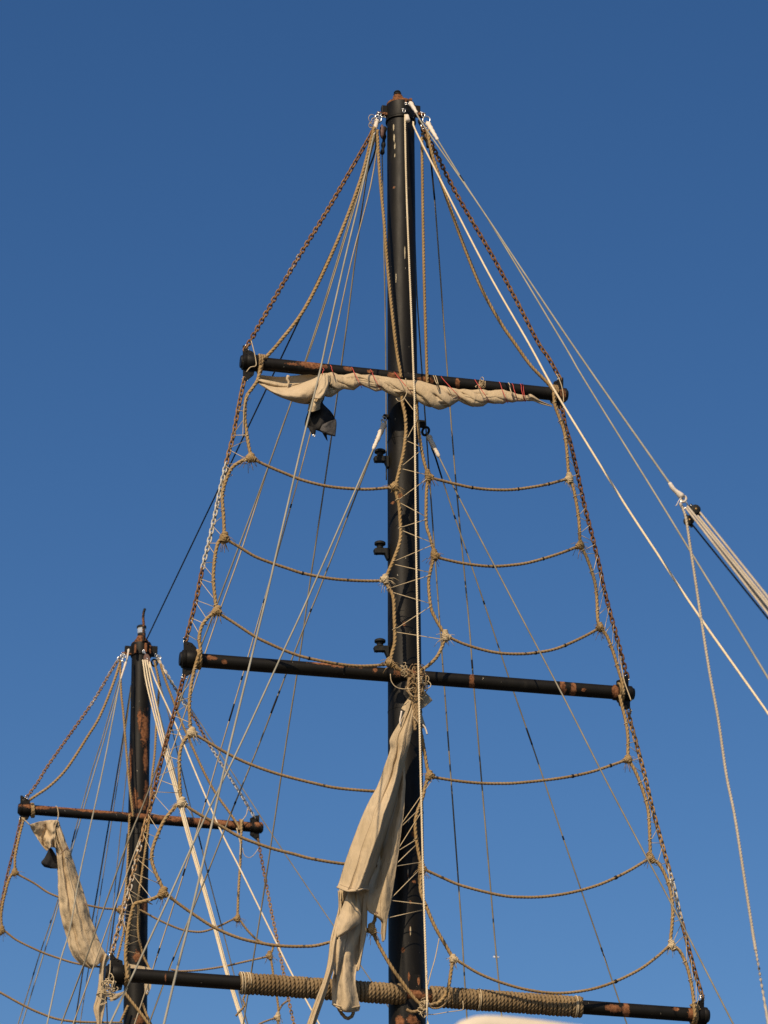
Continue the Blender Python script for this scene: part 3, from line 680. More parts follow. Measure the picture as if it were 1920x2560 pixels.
# ================================================================== CHAINS
CH = 'rusty chains between the yard ends'
zl = lambda a, b, v=.75: (lambda t: v if a < t < b else .02)
c1, pc1 = chain('rusty chain rising from left tip of topmost yard to main masthead', [(944, 300), (929, 333), (820, 523), (732, 667), (623, 857), (616, 868)], .02, YO, lambda t: .38 if .55 < t < .68 else .0, lambda t: .25, CH)
c2, pc2 = chain('rusty chain rising from right tip of topmost yard to main masthead', [(1058, 318), (1080, 363), (1136, 475), (1182, 556), (1235, 647), (1296, 761), (1345, 856), (1372, 896), (1402, 950)], .02, YO, lambda t: 0, lambda t: .18, CH)
c3, pc3 = chain('chain left of the net from topmost to middle yard, bare grey links in its middle', [(612, 945), (604, 980), (594, 1030), (583, 1091), (575, 1120), (563.5, 1168), (547.6, 1239), (533, 1309), (522, 1357), (510, 1404), (500, 1452), (490, 1500), (475, 1561), (464, 1602)], YO, None, lambda t: .72 if .33 < t < .72 else (.2 if t < .33 else .0), lambda t: .5 if t < .35 else .2, CH)
c4, pc4 = chain('dark rusty chain right of the net from topmost to middle yard', [(1402, 1018), (1407, 1027), (1414, 1067), (1425.5, 1105), (1439, 1162), (1449, 1208), (1464, 1276), (1477, 1325), (1488, 1371), (1499, 1417), (1510, 1471), (1526, 1534), (1540, 1586), (1556, 1648), (1568, 1694)], YO, None, lambda t: 0, lambda t: .0, CH)
c5, pc5 = chain('chain at left from middle to lowest yard, passing in front of the aft mast', [(460, 1690), (456, 1703), (443, 1755), (432, 1796), (423, 1827), (410, 1875), (396, 1931), (383, 1987), (372, 2031), (362, 2064), (354, 2100), (343, 2141), (331, 2192), (320, 2237), (309, 2275), (297, 2318), (288, 2352), (279, 2387)], YO, None, lambda t: .45 if t > .58 else 0, lambda t: .8 if t > .5 else .1, CH)
c6, pc6 = chain('chain at far right from middle to lowest yard with a shackle midway', [(1571, 1772), (1575, 1800), (1586, 1841), (1610, 1931), (1631, 2020), (1655, 2109), (1675, 2182), (1686, 2223), (1699, 2281), (1720, 2364), (1737, 2429), (1753, 2482), (1756, 2494)], YO, None, lambda t: .62 if .56 < t < .75 else .12, lambda t: .75 if t < .72 else .2, CH)
p_ = pts3([(1677, 2190), (1680, 2204)], YO); shackle(p_[1], p_[1] - p_[0], c6, 1.2)
LG = 'twine lacings between edge ropes and chains'
lacing('zigzag twine lacing the left edge rope to the chain above the middle yard', pA, pc3, 25, .85, LG, .1, .985, 5.2 * _l)
lacing('zigzag twine lacing the left edge rope to the chain below the middle yard', pB, pc5, 25, .85, LG, .04, .93, 5.2 * _l)
lacing('zigzag twine lacing the right edge rope to the chain above the middle yard', pC, pc4, 29, .85, LG, .04, .93, 5 * _l)
lacing('zigzag twine lacing the right edge rope to the chain below the middle yard', pD, pc6, 29, .85, LG, .08, .98, 5 * _l)
lacing('zigzag twine strung across the front of the main mast between the two inner net ropes', pE, pF, 15, 1.05, LG, .05, .86, 5.2 * _l)
edgeB = smooth(pts3([(1010, 2010), (1004, 2064), (992, 2157), (983, 2212), (974, 2270), (962, 2300)], .42), .05)
lacing('zigzag twine between hanging sail and inner net rope on the lower main mast', pG[int(len(pG) * .17):int(len(pG) * .68)], edgeB, 9, 1.1, LG, .02, .98, 5.2 * _l)

# ================================================================== ROPE WOUND ROUND THE LOWEST YARD
def yard_pt(x): return P(x, np.interp(x, [262, 1771], [2434, 2540]), YO)
for x0, x1, turns, lab in ((600, 1014, 43, 'thick tan rope wound round the lowest yard left of the main mast'), (1078, 1455, 40, 'thick tan rope wound round the lowest yard right of the main mast')):
    rr = 5.3 * mpp(YO, 2480)
    t = np.linspace(0, 1, turns * 22 + 1)
    a_, b_ = yard_pt(x0), yard_pt(x1); ax = (b_ - a_) / np.linalg.norm(b_ - a_); u = np.cross(ax, [0, 1, 0]); u /= np.linalg.norm(u); v = np.cross(ax, u)
    rad = (r3 + rr * .80) * (1 + .018 * np.sin(t * 40) + .012 * np.sin(t * 97 + 1))
    tj = t + .0022 * np.sin(t * 61)
    pts = a_ + (b_ - a_) * tj[:, None] + (np.cos(t * turns * 6.28318)[:, None] * u + np.sin(t * turns * 6.28318)[:, None] * v) * rad[:, None]
    o = tag(build(MB().rope(pts, rr, 5.2, 8), 'rope_winding', WINDM), lab, 'rope', 'rope windings on the lowest yard')
    for xe in ((x0 + 6, 612) if x0 < 1000 else (x1 - 8, 1205)):
        c_ = yard_pt(xe); coil(c_ - ax * .03, c_ + ax * .05 * (1 if xe < 1100 else -1), r3 + rr * 1.9, 1.3, 1.5 * mpp(YO, 2480), TWINE, o, 'binding', False)
edge('frayed rope end hanging under the left end of the winding', [(612, 2488), (608, 2500), (612, 2512), (604, 2524), (596, 2532), (590, 2540)], 6, YO + .1, MANILA_D, name='rope_end')

# ================================================================== WIRES AND RUNNING LINES
SG = 'shrouds and stays of the main mast'
wire('stay', 'black stay slanting from main masthead down to aft masthead', 'wire', [(940, 330), (921, 425), (764, 766), (363, 1606)], -.1, REAR + .1, 5.2, WIRE_D, ext=False, group=SG)
wire('shroud', 'dark laid wire behind topmost yard, running to the lower left edge', 'wire', [(938, 335), (797, 800), (671, 1166), (543, 1510), (457, 1735), (369, 1984), (317, 2111), (208, 2415), (153, 2560)], -.2, -2.2, 4.2, WIRE, group=SG)
wire('halyard', 'tan line running beside the dark laid wire left of the main mast', 'rope', [(940, 340), (800, 800), (687, 1120), (606, 1369), (549, 1528), (502, 1665), (425, 1891), (348, 2101), (280, 2287), (183, 2560)], -.22, -2.6, 3.6, WIRE_B, group=SG)
wire('shroud', 'pale grey wire passing in front of furled sail and all the yards on the left', 'wire', [(943, 300), (934, 338), (899, 497), (861, 654), (815, 857), (802, 919), (763, 1077), (743.6, 1158), (685, 1410), (669, 1480), (576, 1859), (528.6, 2065), (473.6, 2302), (444.7, 2415), (410, 2559)], .1, 6.5, 4.6, WIRE_P, group=SG, serves=((301, 338, 13),))
wire('halyard', 'thin cream line passing behind the furled sail, with short black marks', 'rope', [(946, 345), (926.6, 465), (878, 654), (833, 857), (774, 1091), (726.6, 1267), (660, 1503), (605, 1694), (556, 1859), (488, 2093), (397, 2377), (337, 2559)], -.2, -3, 3.7, WIRE_B, group=SG, bands=((1260, 1270), (1497, 1508), (1690, 1700), (1760, 1803), (1998, 2006), (2172, 2190), (2370, 2384)))
wire('shroud', 'dark wire left of the main mast, third in from the pale grey wire', 'wire', [(936, 330), (916, 444), (888, 647), (861, 857), (821, 1144), (771.5, 1480), (750, 1636), (715, 1859), (664.5, 2198), (627, 2438), (609, 2556)], -.2, -3.6, 4.2, WIRE, group=SG)
wire('shroud', 'short wire hugging the left side of the main mast near its top', 'wire', [(955, 380), (962, 730), (964.5, 900), (966, 1200)], -.05, -.6, 3.8, WIRE, group=SG, ext=False, serves=())
wire('shroud', 'dark-topped grey wire right of the main mast, farther from it', 'wire', [(1071, 330), (1078, 409), (1087, 503), (1113, 857), (1140, 1209), (1171, 1540), (1188, 1759), (1233, 2300), (1256, 2560)], -.1, -.9, 4.0, WIRE, group=SG, bands=((345, 500), (1650, 1672)))
wire('shroud', 'grey wire close beside the right edge of the main mast', 'wire', [(1030, 330), (1040, 680), (1050, 857), (1072.6, 1180), (1098, 1540), (1124, 1900), (1152.5, 2300), (1168, 2560)], -.1, -.5, 4.0, WIRE, group=SG)
wire('halyard', 'cream rope crossing in front of topmost yard right tip to the right edge', 'rope', [(1033, 305), (1040, 328), (1101, 449), (1217, 675), (1321, 857), (1379, 963), (1462, 1100), (1560, 1257), (1640, 1379), (1750, 1543), (1920, 1783)],   .22, 8, 5.2, CREAM, True, group=SG)
wire('forestay', 'grey wire from front of main masthead, lower of the two running right', 'wire', [(1024, 254), (1041, 281), (1053, 305), (1161, 460), (1232, 567), (1407, 857), (1460, 948), (1640, 1238), (1722, 1372), (1838, 1560), (1920, 1695)], .25, 10.0, 3.9, WIRE_P, group='forestays running right from main masthead', serves=((257, 283, 13),))
wire('forestay', 'grey wire from main masthead ending at the tackle on the right', 'wire', [(1066, 303), (1093, 348), (1166, 465), (1237, 572), (1430, 860), (1654, 1180), (1682, 1218), (1705, 1246)], .05, 9.5, 4.2, WIRE_P, group='forestays running right from main masthead', ext=False, serves=((308, 350, 14),), bands=((440, 455),))
wire('halyard', 'cream rope running straight down the front of the main mast', 'rope', [(1013, 287), (1013, 327), (1017, 498), (1029, 800), (1034.5, 950), (1036.5, 1012), (1040, 1338), (1043.6, 1540), (1051, 1900), (1058, 2187), (1067.5, 2495), (1069, 2560)], .26, 1.1, 5.4, CREAM, True, group=SG)
wire('backstay', 'pale wire from white wrapped eye left of mast, crossing in front of middle yard', 'wire', [(962, 1058), (957, 1068), (934, 1121), (774, 1486), (709, 1627), (605, 1853), (511, 2047), (421, 2247), (317, 2470), (275, 2560)], .05, 3.4, 4.6, WIRE_P, group='stays from below the topmost yard', serves=((1062, 1124, 15),))
wire('backstay', 'black-marked wire from white wrapped eye left of mast, passing behind middle yard', 'wire', [(958, 1066), (935, 1121), (796, 1480), (777, 1526), (729.5, 1648), (693, 1743), (648.5, 1859), (588, 2007), (521, 2177), (433, 2397), (372, 2560)], 0, -1.6, 4.2, WIRE, group='stays from below the topmost yard', bands=((1522, 1530), (1727, 1734), (1740, 1783), (2004, 2011), (2174, 2182), (2392, 2400)))
wire('backstay', 'grey wire from white wrapped eye right of mast, crossing in front of middle yard', 'wire', [(1065, 1080), (1072, 1092), (1097, 1141), (1146, 1241), (1225, 1393), (1302, 1540), (1406, 1737), (1519, 1959), (1617, 2144), (1706, 2312), (1833, 2560)], .0, 3.0, 4.0, WIRE, group='stays from below the topmost yard', serves=((1090, 1143, 15),), bands=((1238, 1246),))
wire('backstay', 'grey wire right of the mast passing behind middle yard, with a long black mark', 'wire', [(1064, 1084), (1088, 1141), (1106, 1199), (1137, 1293), (1160, 1360), (1209, 1504), (1272, 1694), (1330, 1861), (1408, 2095), (1504, 2373), (1567, 2560)], -.1, -.7, 3.8, WIRE, group='stays from below the topmost yard', bands=((1120, 1195), (1288, 1298), (1502, 1511), (1820, 1862), (2090, 2100), (2369, 2379)))
# eyes and shackles where stays meet the mast
def eye(x, y, off, w_, h_, ang, mat, parent, rp=2.0):
    c_ = P(x, y, off); k = mpp(off, y); ca, sa = math.cos(ang), math.sin(ang); t = np.linspace(0, 2 * math.pi, 20, endpoint=False)
    pts = np.array([c_ + YD * k * (w_ * math.cos(a) * ca - h_ * math.sin(a) * sa) + UP * k * (w_ * math.cos(a) * sa + h_ * math.sin(a) * ca) for a in t])
    return build(MB().tube(pts, rp * k, 8, closed=True), 'thimble', mat, parent)
eye(946, 296, .06, 8, 10, .3, STEEL, MAST); eye(1066, 300, .04, 9, 11, -.5, STEEL, MAST); eye(958, 1056, .02, 4, 8, .4, STEEL, MAST, 2.2); eye(1064, 1078, .0, 8, 12, -.4, LAMPB, MAST, 3.2)
shackle(P(949, 286, .08), P(946, 300, .08) - P(949, 286, .08), MAST, .9); shackle(P(957, 289, .02), UP, MAST, .9); shackle(P(1058, 286, .06), -UP, MAST, 1.0); shackle(P(962, 1046, .05), -UP, MAST, .9); shackle(P(1010, 276, .24), -UP, MAST, .8); shackle(P(1016, 259, .24), YD, MAST, .7)
lug(1044, 1063, 1050, 1070, .0, 'lug', LAMPB, MAST, 8); lug(958, 972, 1036, 1048, .0, 'lug', LAMPB, MAST, 8)
build(MB().lathe(P(1017, 287, .26), P(1020, 304, .27), [(0, 3 * _l), (.1, 5 * _l), (.8, 7 * _l), (1, 5 * _l)], 10), 'halyard_sheave', SERVE, MAST)
bk = build(MB().lathe(P(955, 312, .05), P(955, 346, .05), [(0, 2 * _l), (.2, 5.5 * _l), (.5, 7 * _l), (.8, 5.5 * _l), (1, 2 * _l)], 12), 'pulley_block', WOODB, None); tag(bk, 'small brown wooden block hanging left of the main masthead', 'pulley')
for pts, lab in (([(962, 318), (960, 345), (957, 375), (955, 385)], 'black wrapped line end hanging left of main masthead'), ([(1049, 300), (1056, 322), (1062, 340), (1072, 368)], 'black wrapped line end hanging right of main masthead')):
    p_ = smooth(pts3(pts, .0), .02); k_ = len(p_); b = MB(); b.tube(p_, 5 * _l * (1 + .25 * np.sin(np.arange(k_) * 1.1)), 8)
    tag(build(b, 'wrapped_line', TAPE), lab, 'rope')
tangle('', 'seizing', '', 0, TWINE, .9, P(934, 312, .1), .06, 9, .6, oL)

# tackle at right
TO = 9.5
TK = thing('tackle_block', 'dark metal tackle block hung from a white wrapped eye at far right', 'pulley', P(1735, 1285, TO))
kq = mpp(TO, 1280)
for cx, cy, ang in ((1738, 1275, -.75), (1722, 1302, -1.05)):
    c_ = P(cx, cy, TO); dx = YD * math.cos(ang) + UP * math.sin(ang); dz = np.cross(dx, YN)
    for s2 in (-1, 1):
        build(MB().lathe(c_ + YN * s2 * 5 * kq, c_ + YN * s2 * 7.5 * kq, [(0, 12 * kq), (.5, 13 * kq), (1, 11 * kq)], 16), 'cheek', LAMPB, TK)
    build(MB().box(c_, 19 * kq, 3.0 * kq, 4 * kq, (dx, YN, dz)), 'strap', LAMPB, TK, False)
    build(MB().lathe(c_ - YN * 4.5 * kq, c_ + YN * 4.5 * kq, [(0, 10 * kq), (.3, 8 * kq), (.7, 8 * kq), (1, 10 * kq)], 16), 'sheave', WOODB, TK)
    build(MB().lathe(c_ - YN * 9 * kq, c_ + YN * 9 * kq, [(0, 3 * kq), (1, 3 * kq)], 8), 'axle_pin', mat_simple('brass_pin', (.35, .20, .06), (.45, .28, .1), 40, .5, .2, 100, .6), TK)
eye(1709, 1248, TO, 6, 9, -.55, SERVE, TK, 3.2); shackle(P(1712, 1262, TO), P(1700, 1240, TO) - P(1712, 1262, TO), TK, 1.2)
sv = pts3([(1674, 1207), (1683, 1222), (1694, 1232), (1706, 1243)], TO); k_ = 28; sp = smooth(sv, .02); build(MB().tube(sp, np.linspace(4.5, 8.5, len(sp)) * kq * (1 + .1 * np.sin(np.arange(len(sp)))), 10), 'serving', SERVE, TK)
build(MB().tube(smooth(pts3([(1703, 1244), (1697, 1252), (1692, 1262), (1689, 1265)], TO + .05), .02), 1.2 * kq, 6), 'loose_end', SERVE, TK)
TG = 'cream tackle ropes running off the right edge'
for i, (x0, y0, x1, y1, oo) in enumerate(((1750, 1281, 1920, 1493, 0), (1745, 1290, 1920, 1505, .05), (1719, 1266, 1920, 1514, .1), (1722, 1280, 1920, 1523, .03), (1716, 1271, 1920, 1534, .12))):
    wire('tackle_rope', ['uppermost cream tackle rope running off the right edge', 'second cream tackle rope from the top at right edge', 'third cream tackle rope from the top at right edge', 'fourth cream tackle rope from the top at right edge', 'lowest cream tackle rope of the bundle at right edge'][i], 'rope', [(x0, y0), (x1, y1)], TO + oo, TO + 3 + oo, 6.0, TACKLE, True, TG)
wire('tackle_rope', 'dark grey tackle rope beneath the cream bundle at right edge', 'rope', [(1731, 1312), (1920, 1546)], TO, TO + 3, 4.6, WIRE_D, True, TG)
wire('tackle_fall', 'long cream rope hanging from the tackle down the right edge of the picture', 'rope', [(1700, 1258), (1714, 1292), (1726, 1369), (1736, 1434), (1752, 1541), (1774, 1680), (1796, 1800), (1816, 1937), (1837, 2041), (1861, 2195), (1888, 2367), (1920, 2556)], TO, TO + .6, 7.8, TACKLE, True)

# ================================================================== AFT RIG
RO = REAR + .3
AG = 'tan ropes of the aft rig'
def aedge(label, pts, wpx=7, mat=MANILA, off=RO, ext=False): return edge(label, pts, wpx, off, mat, AG, 'aft_rope', ext=ext)
aedge('thick tan rope sagging from aft masthead to the left tip of the aft yard', [(300, 1650), (299, 1662), (274, 1733), (247, 1796), (220, 1840), (168, 1920), (127, 1963), (90, 1989), (74, 2000)], 7.5)
a1, pa1 = aedge('left edge rope hanging from the left tip of the aft yard', [(60, 2045), (56, 2060), (47.5, 2094), (38, 2140), (36, 2174), (23, 2198), (11.5, 2238), (3, 2282), (4, 2317), (2, 2330), (-14, 2360), (-24, 2420)], 7.5)
aedge('tan rope along the left side of the aft mast down to its yard', [(301, 1655), (301, 1672), (303, 1733), (309, 1790), (316, 1881), (323.5, 1962), (332, 2030), (333, 2042)], 6.5)
a2, pa2 = aedge('tan net rope left of the aft mast below its yard', [(324, 2035), (323, 2060), (320.5, 2106), (319, 2152), (316, 2198), (313.5, 2229), (307, 2260), (301, 2275), (306, 2306), (310, 2321), (306, 2344), (295, 2390), (280, 2440)], 6.5)
aedge('tan rope falling from aft masthead right of the aft mast', [(386, 1652), (396, 1700), (397, 1733), (391, 1807), (387, 1881), (381, 1935), (377, 1985), (374, 2020), (372, 2060), (366, 2106), (358, 2160), (352, 2206), (348, 2223), (345, 2252), (347, 2275), (346, 2291), (345, 2321), (348, 2348), (358, 2389), (372, 2418), (385, 2450)], 6.5)
aedge('thick tan rope slanting from aft masthead to the right end of the aft yard', [(402, 1660), (406, 1677), (419, 1715), (437, 1762), (453, 1803), (470, 1842), (508, 1926), (540, 1984), (575, 2033), (595, 2064), (599, 2075)], 7)
a3, pa3 = aedge('tan rope hanging from the right end of the aft yard to a frayed knot', [(604, 2052), (603, 2094), (601, 2151), (596.5, 2224), (594, 2287), (594, 2296)], 7.5)
aedge('foot rope left of the aft mast, first below the aft yard', [(36, 2180), (43, 2185), (87, 2209), (116, 2229), (145, 2242), (185, 2256), (223, 2264), (260, 2271), (298, 2273), (303, 2275)], 5.8, MANILA_D)
aedge('foot rope left of the aft mast, second below the aft yard', [(4, 2326), (14, 2329), (43, 2351), (101, 2379), (145, 2395), (188, 2408), (249, 2417), (300, 2418)], 5.8, MANILA_D)
aedge('lowest foot rope at the bottom left corner', [(-20, 2470), (0, 2481), (58, 2513), (101, 2533), (145, 2548), (203, 2555), (307, 2557)], 6.5, MANILA_D)
aedge('frayed foot rope right of the aft mast ending at the hanging knot', [(347, 2275), (358, 2279), (401, 2302), (445, 2321), (474, 2328), (508, 2329), (546, 2316), (586, 2297), (594, 2296)], 6, MANILA_D)
aedge('short tan rope sloping right from the frayed knot', [(594, 2296), (601, 2302), (618, 2325), (641, 2348), (664, 2360), (684, 2366)], 6.5, MANILA_D)
aedge('foot rope behind the lowest main yard, reaching right to a small knot', [(427, 2424), (453, 2428), (502, 2425), (560, 2416), (618, 2403), (662, 2393), (675, 2388)], 5.8, MANILA_D)
a4, pa4 = aedge('right edge rope of the aft net passing behind the lowest main yard', [(684, 2364), (680, 2378), (676, 2389), (679, 2406), (684, 2441), (692, 2490), (696, 2522), (695, 2542), (696, 2570)], 6.5)
aedge('short foot rope at the bottom under the lowest main yard', [(722, 2500), (706, 2512), (696, 2530), (695, 2542), (676, 2549), (653, 2558), (630, 2572)], 5.5, MANILA_D)
for x, y, par, t2, b2 in ((36, 2180, a1, (-4, 10), (10, 5)), (3, 2326, a1, (-2, 10), (10, 5)), (302, 2275, a2, (2, 10), (-10, 0)), (594, 2296, a3, (0, 10), (-10, 3)), (675, 2389, a4, (1, 10), (-10, 2)), (695, 2542, a4, (0, 10), (-10, 4))):
    knotat(x, y, par, t2, b2, RO, 3.6)
yturn(78, 2026, 84, 2026, REAR + YO, rr_ * 1.3, 1.6, 6, MANILA, a1); yturn(598, 2065, 606, 2066, REAR + YO, rr_ * 1.25, 2, 5, MANILA_D, a3)
edge('tan rope crossing down to the right below the lowest yard left end', [(312, 2482), (330, 2506), (364, 2550), (390, 2590)], 9, NO, MANILA, name='edge_rope')
aedge('short tan rope at the bottom in front of the aft mast', [(356, 2508), (366, 2535), (378, 2562)], 7)
aedge('short tan rope left of the aft mast foot at the bottom edge', [(320, 2514), (310, 2535), (301, 2556)], 7)
AC = 'chains of the aft rig'
chain('chain rising from the left tip of the aft yard to aft masthead', [(305, 1640), (298, 1646), (274, 1684), (251, 1724), (224, 1767), (170, 1843), (116, 1920), (93, 1958), (66, 1994)], REAR, REAR + YO, lambda t: .45 if t < .35 else .05, lambda t: .4, AC)
chain('pale chain slanting from aft masthead to the right end of the aft yard', [(394, 1643), (399, 1654), (415, 1682), (437, 1719), (462, 1762), (488, 1799), (516, 1849), (569, 1934), (604, 1989), (638, 2046)], REAR, REAR + YO, lambda t: .6 if t > .55 or t < .3 else .15, lambda t: .5, AC)
ac3, pac3 = chain('rusty chain hanging below the left tip of the aft yard', [(52, 2046), (50, 2055), (38, 2111), (20, 2180), (3, 2259), (-18, 2340)], REAR + YO, None, lambda t: 0, lambda t: .1, AC, bot=False)
chain('chain hanging from the right end of the aft yard behind the foot rope', [(645, 2098), (647, 2111), (659, 2175), (673, 2250), (688, 2325), (702, 2394), (711, 2444), (722, 2502), (734, 2556), (742, 2590)], REAR + YO, None, lambda t: .3 if t > .25 else 0, lambda t: .3 if t < .25 else .8, AC, bot=False)
lacing('twine lacing the aft left edge rope to its chain', pa1, pac3, 10, .5, None, .05, .8, 3.6 * mpp(REAR))
lacing('twine zigzag across the lower aft mast', pa2[int(len(pa2) * .45):int(len(pa2) * .9)], smooth(pts3([(347, 2230), (346, 2290), (345, 2321), (358, 2389)], RO), .05), 9, .55, None, .02, .98, 3.3 * mpp(REAR))
# aft tackle: block and its white ropes
AB = thing('tackle_block', 'brown oval block hung at aft masthead with white ropes', 'pulley', P(367, 1648, REAR + .5))
kq = mpp(REAR + .5, 1650)
for s2 in (-1, 1): 
    t = np.linspace(0, 2 * math.pi, 18, endpoint=False); c_ = P(367, 1648, REAR + .5) + YN * s2 * 4 * kq
    build(MB().prism([c_ + YD * kq * (7.5 * math.cos(a) + 2.5 * math.sin(-a)) + UP * kq * 12.5 * math.sin(a) for a in t], 3 * kq), 'cheek', WOODB, AB, False)
build(MB().lathe(P(367, 1648, REAR + .5) - YN * 5.9 * kq, P(367, 1648, REAR + .5) + YN * 5.9 * kq, [(0, 2 * kq), (1, 2 * kq)], 8), 'axle_pin', STEEL, AB)
build(MB().tube(smooth(pts3([(359, 1634), (357, 1628), (360, 1624), (362, 1632), (366, 1638)], REAR + .5), .02), 1.4 * kq, 6), 'hook', STEEL, AB)
WG = 'white ropes of the aft tackle'
for i, (dx, o2) in enumerate(((-3, 0), (1, .2), (5, .1))):
    wire('tackle_rope', ['leftmost of the three bunched white ropes falling from the aft block', 'middle one of the three bunched white ropes falling from the aft block', 'rightmost of the three bunched white ropes falling from the aft block'][i], 'rope', [(361 + dx * 1.3, 1650), (373 + dx * 1.6, 1718), (409 + dx * 1.2, 1863), (444 + dx, 1989), (473 + dx, 2096), (502 + dx * .9, 2197), (540 + dx * .8, 2331), (566 + dx * .8, 2429), (606 + dx * .8, 2557)], REAR + .55 + o2, REAR + 3 + o2, 4.2, CREAM, group=WG)
wire('tackle_rope', 'single white rope slanting right from the aft block past the aft yard', 'rope', [(374, 1655), (388, 1700), (441, 1816), (481, 1913), (517, 1998), (560, 2094), (604, 2180), (691, 2357), (734, 2443), (799, 2562)], REAR + .55, REAR + 4, 4.2, CREAM, group=WG)
wire('tackle_rope', 'white rope just left of the single slanting one at aft masthead', 'rope', [(372, 1652), (383, 1720), (400, 1790), (424, 1880), (447, 1975), (476, 2090)], REAR + .5, REAR + 1.5, 3.6, CREAM, group=WG, ext=False)
AS = 'wires of the aft mast'
wire('shroud', 'thin grey wire from aft masthead running far right behind the hanging sail', 'wire', [(398, 1652), (402, 1660), (415, 1684), (481, 1778), (537, 1863), (625, 2000), (683, 2090), (759, 2204), (835, 2316), (934, 2461), (980, 2530)], REAR, REAR + 1, 3.0, WIRE, group=AS, ext=False, serves=((1648, 1686, 12),))
wire('shroud', 'dark wire right of the aft mast crossing behind the aft yard', 'wire', [(392, 1672), (401, 1713), (410, 1748), (424, 1796), (454, 1926), (482, 2041), (497, 2091), (520, 2186), (555, 2319), (586, 2440), (618, 2557)], REAR - .1, REAR - 1.5, 3.2, WIRE, group=AS, bands=((1672, 1714), (2090, 2123), (2324, 2334)))
wire('shroud', 'pale wire from aft masthead passing in front of the hanging aft sail', 'wire', [(322, 1622), (318, 1646), (301, 1700), (258, 1920), (203, 2169), (174, 2325), (150, 2406), (119, 2554)], REAR + .3, REAR + 4, 3.6, WIRE_P, group=AS, serves=((1624, 1650, 9), (1655, 1698, 10)))
wire('shroud', 'grey wire of the aft mast with a long black mark beside the hanging aft sail', 'wire', [(304, 1690), (296, 1706), (252, 1858), (231, 1922), (205, 2015), (188, 2076), (145, 2250), (101, 2380), (46, 2557)], REAR - .1, REAR - .8, 3.0, WIRE, group=AS, bands=((2074, 2106), (2300, 2308), (2430, 2438)))
wire('shroud', 'grey wire running close beside the black-marked one on the aft mast', 'wire', [(305, 1690), (258, 1858), (239, 1920), (179, 2128), (146, 2262), (110, 2383), (56, 2557)], REAR - .05, REAR - .8, 3.2, WIRE_P, group=AS)
wire('shroud', 'black wire left of the aft mast, darkest of that side', 'wire', [(328, 1712), (305, 1860), (295, 1920), (272, 2059), (233, 2288), (208, 2423), (188, 2555)], REAR - .2, REAR - 1.4, 3.8, WIRE_D, group=AS)
wire('shroud', 'thin grey wire just right of the black wire left of the aft mast', 'wire', [(330, 1712), (308, 1862), (298, 1929), (278, 2059), (240, 2305), (221, 2424), (202, 2547)], REAR - .2, REAR - 1.2, 2.6, WIRE, group=AS)
wire('shroud', 'thin dark wire nearest the left side of the aft mast', 'wire', [(326, 1860), (314, 1955), (299.5, 2094), (281, 2282), (266, 2378), (242, 2560)], REAR - .3, REAR - 1.2, 2.6, WIRE, group=AS)
wire('shroud', 'thick dark wire left of the aft mast ending near the lowest yard tip', 'wire', [(318, 2085), (314, 2117), (289.5, 2267), (274, 2382)], REAR + 1.0, REAR + 3, 4.0, WIRE_D, group=AS, ext=False)
wire('shroud', 'dark wire close along the right side of the aft mast', 'wire', [(377, 1722), (376, 1747), (374, 1800), (372, 1900), (370, 1990)], REAR - .15, REAR - .2, 4, WIRE_D, group=AS, ext=False)
eye(300, 1648, REAR + .1, 6, 7, .4, STEEL, AMAST, 1.4); eye(312, 1650, REAR + .1, 5, 8, .2, STEEL, AMAST, 1.4); eye(386, 1657, REAR, 7, 9, 0, LAMPB, AMAST, 2.2); eye(396, 1644, REAR, 6, 6, .3, STEEL, AMAST, 1.4)
for x, y in ((308, 1636), (312, 1640), (390, 1638), (364, 1630)): shackle(P(x, y, REAR + .15), -UP, AMAST, .9)
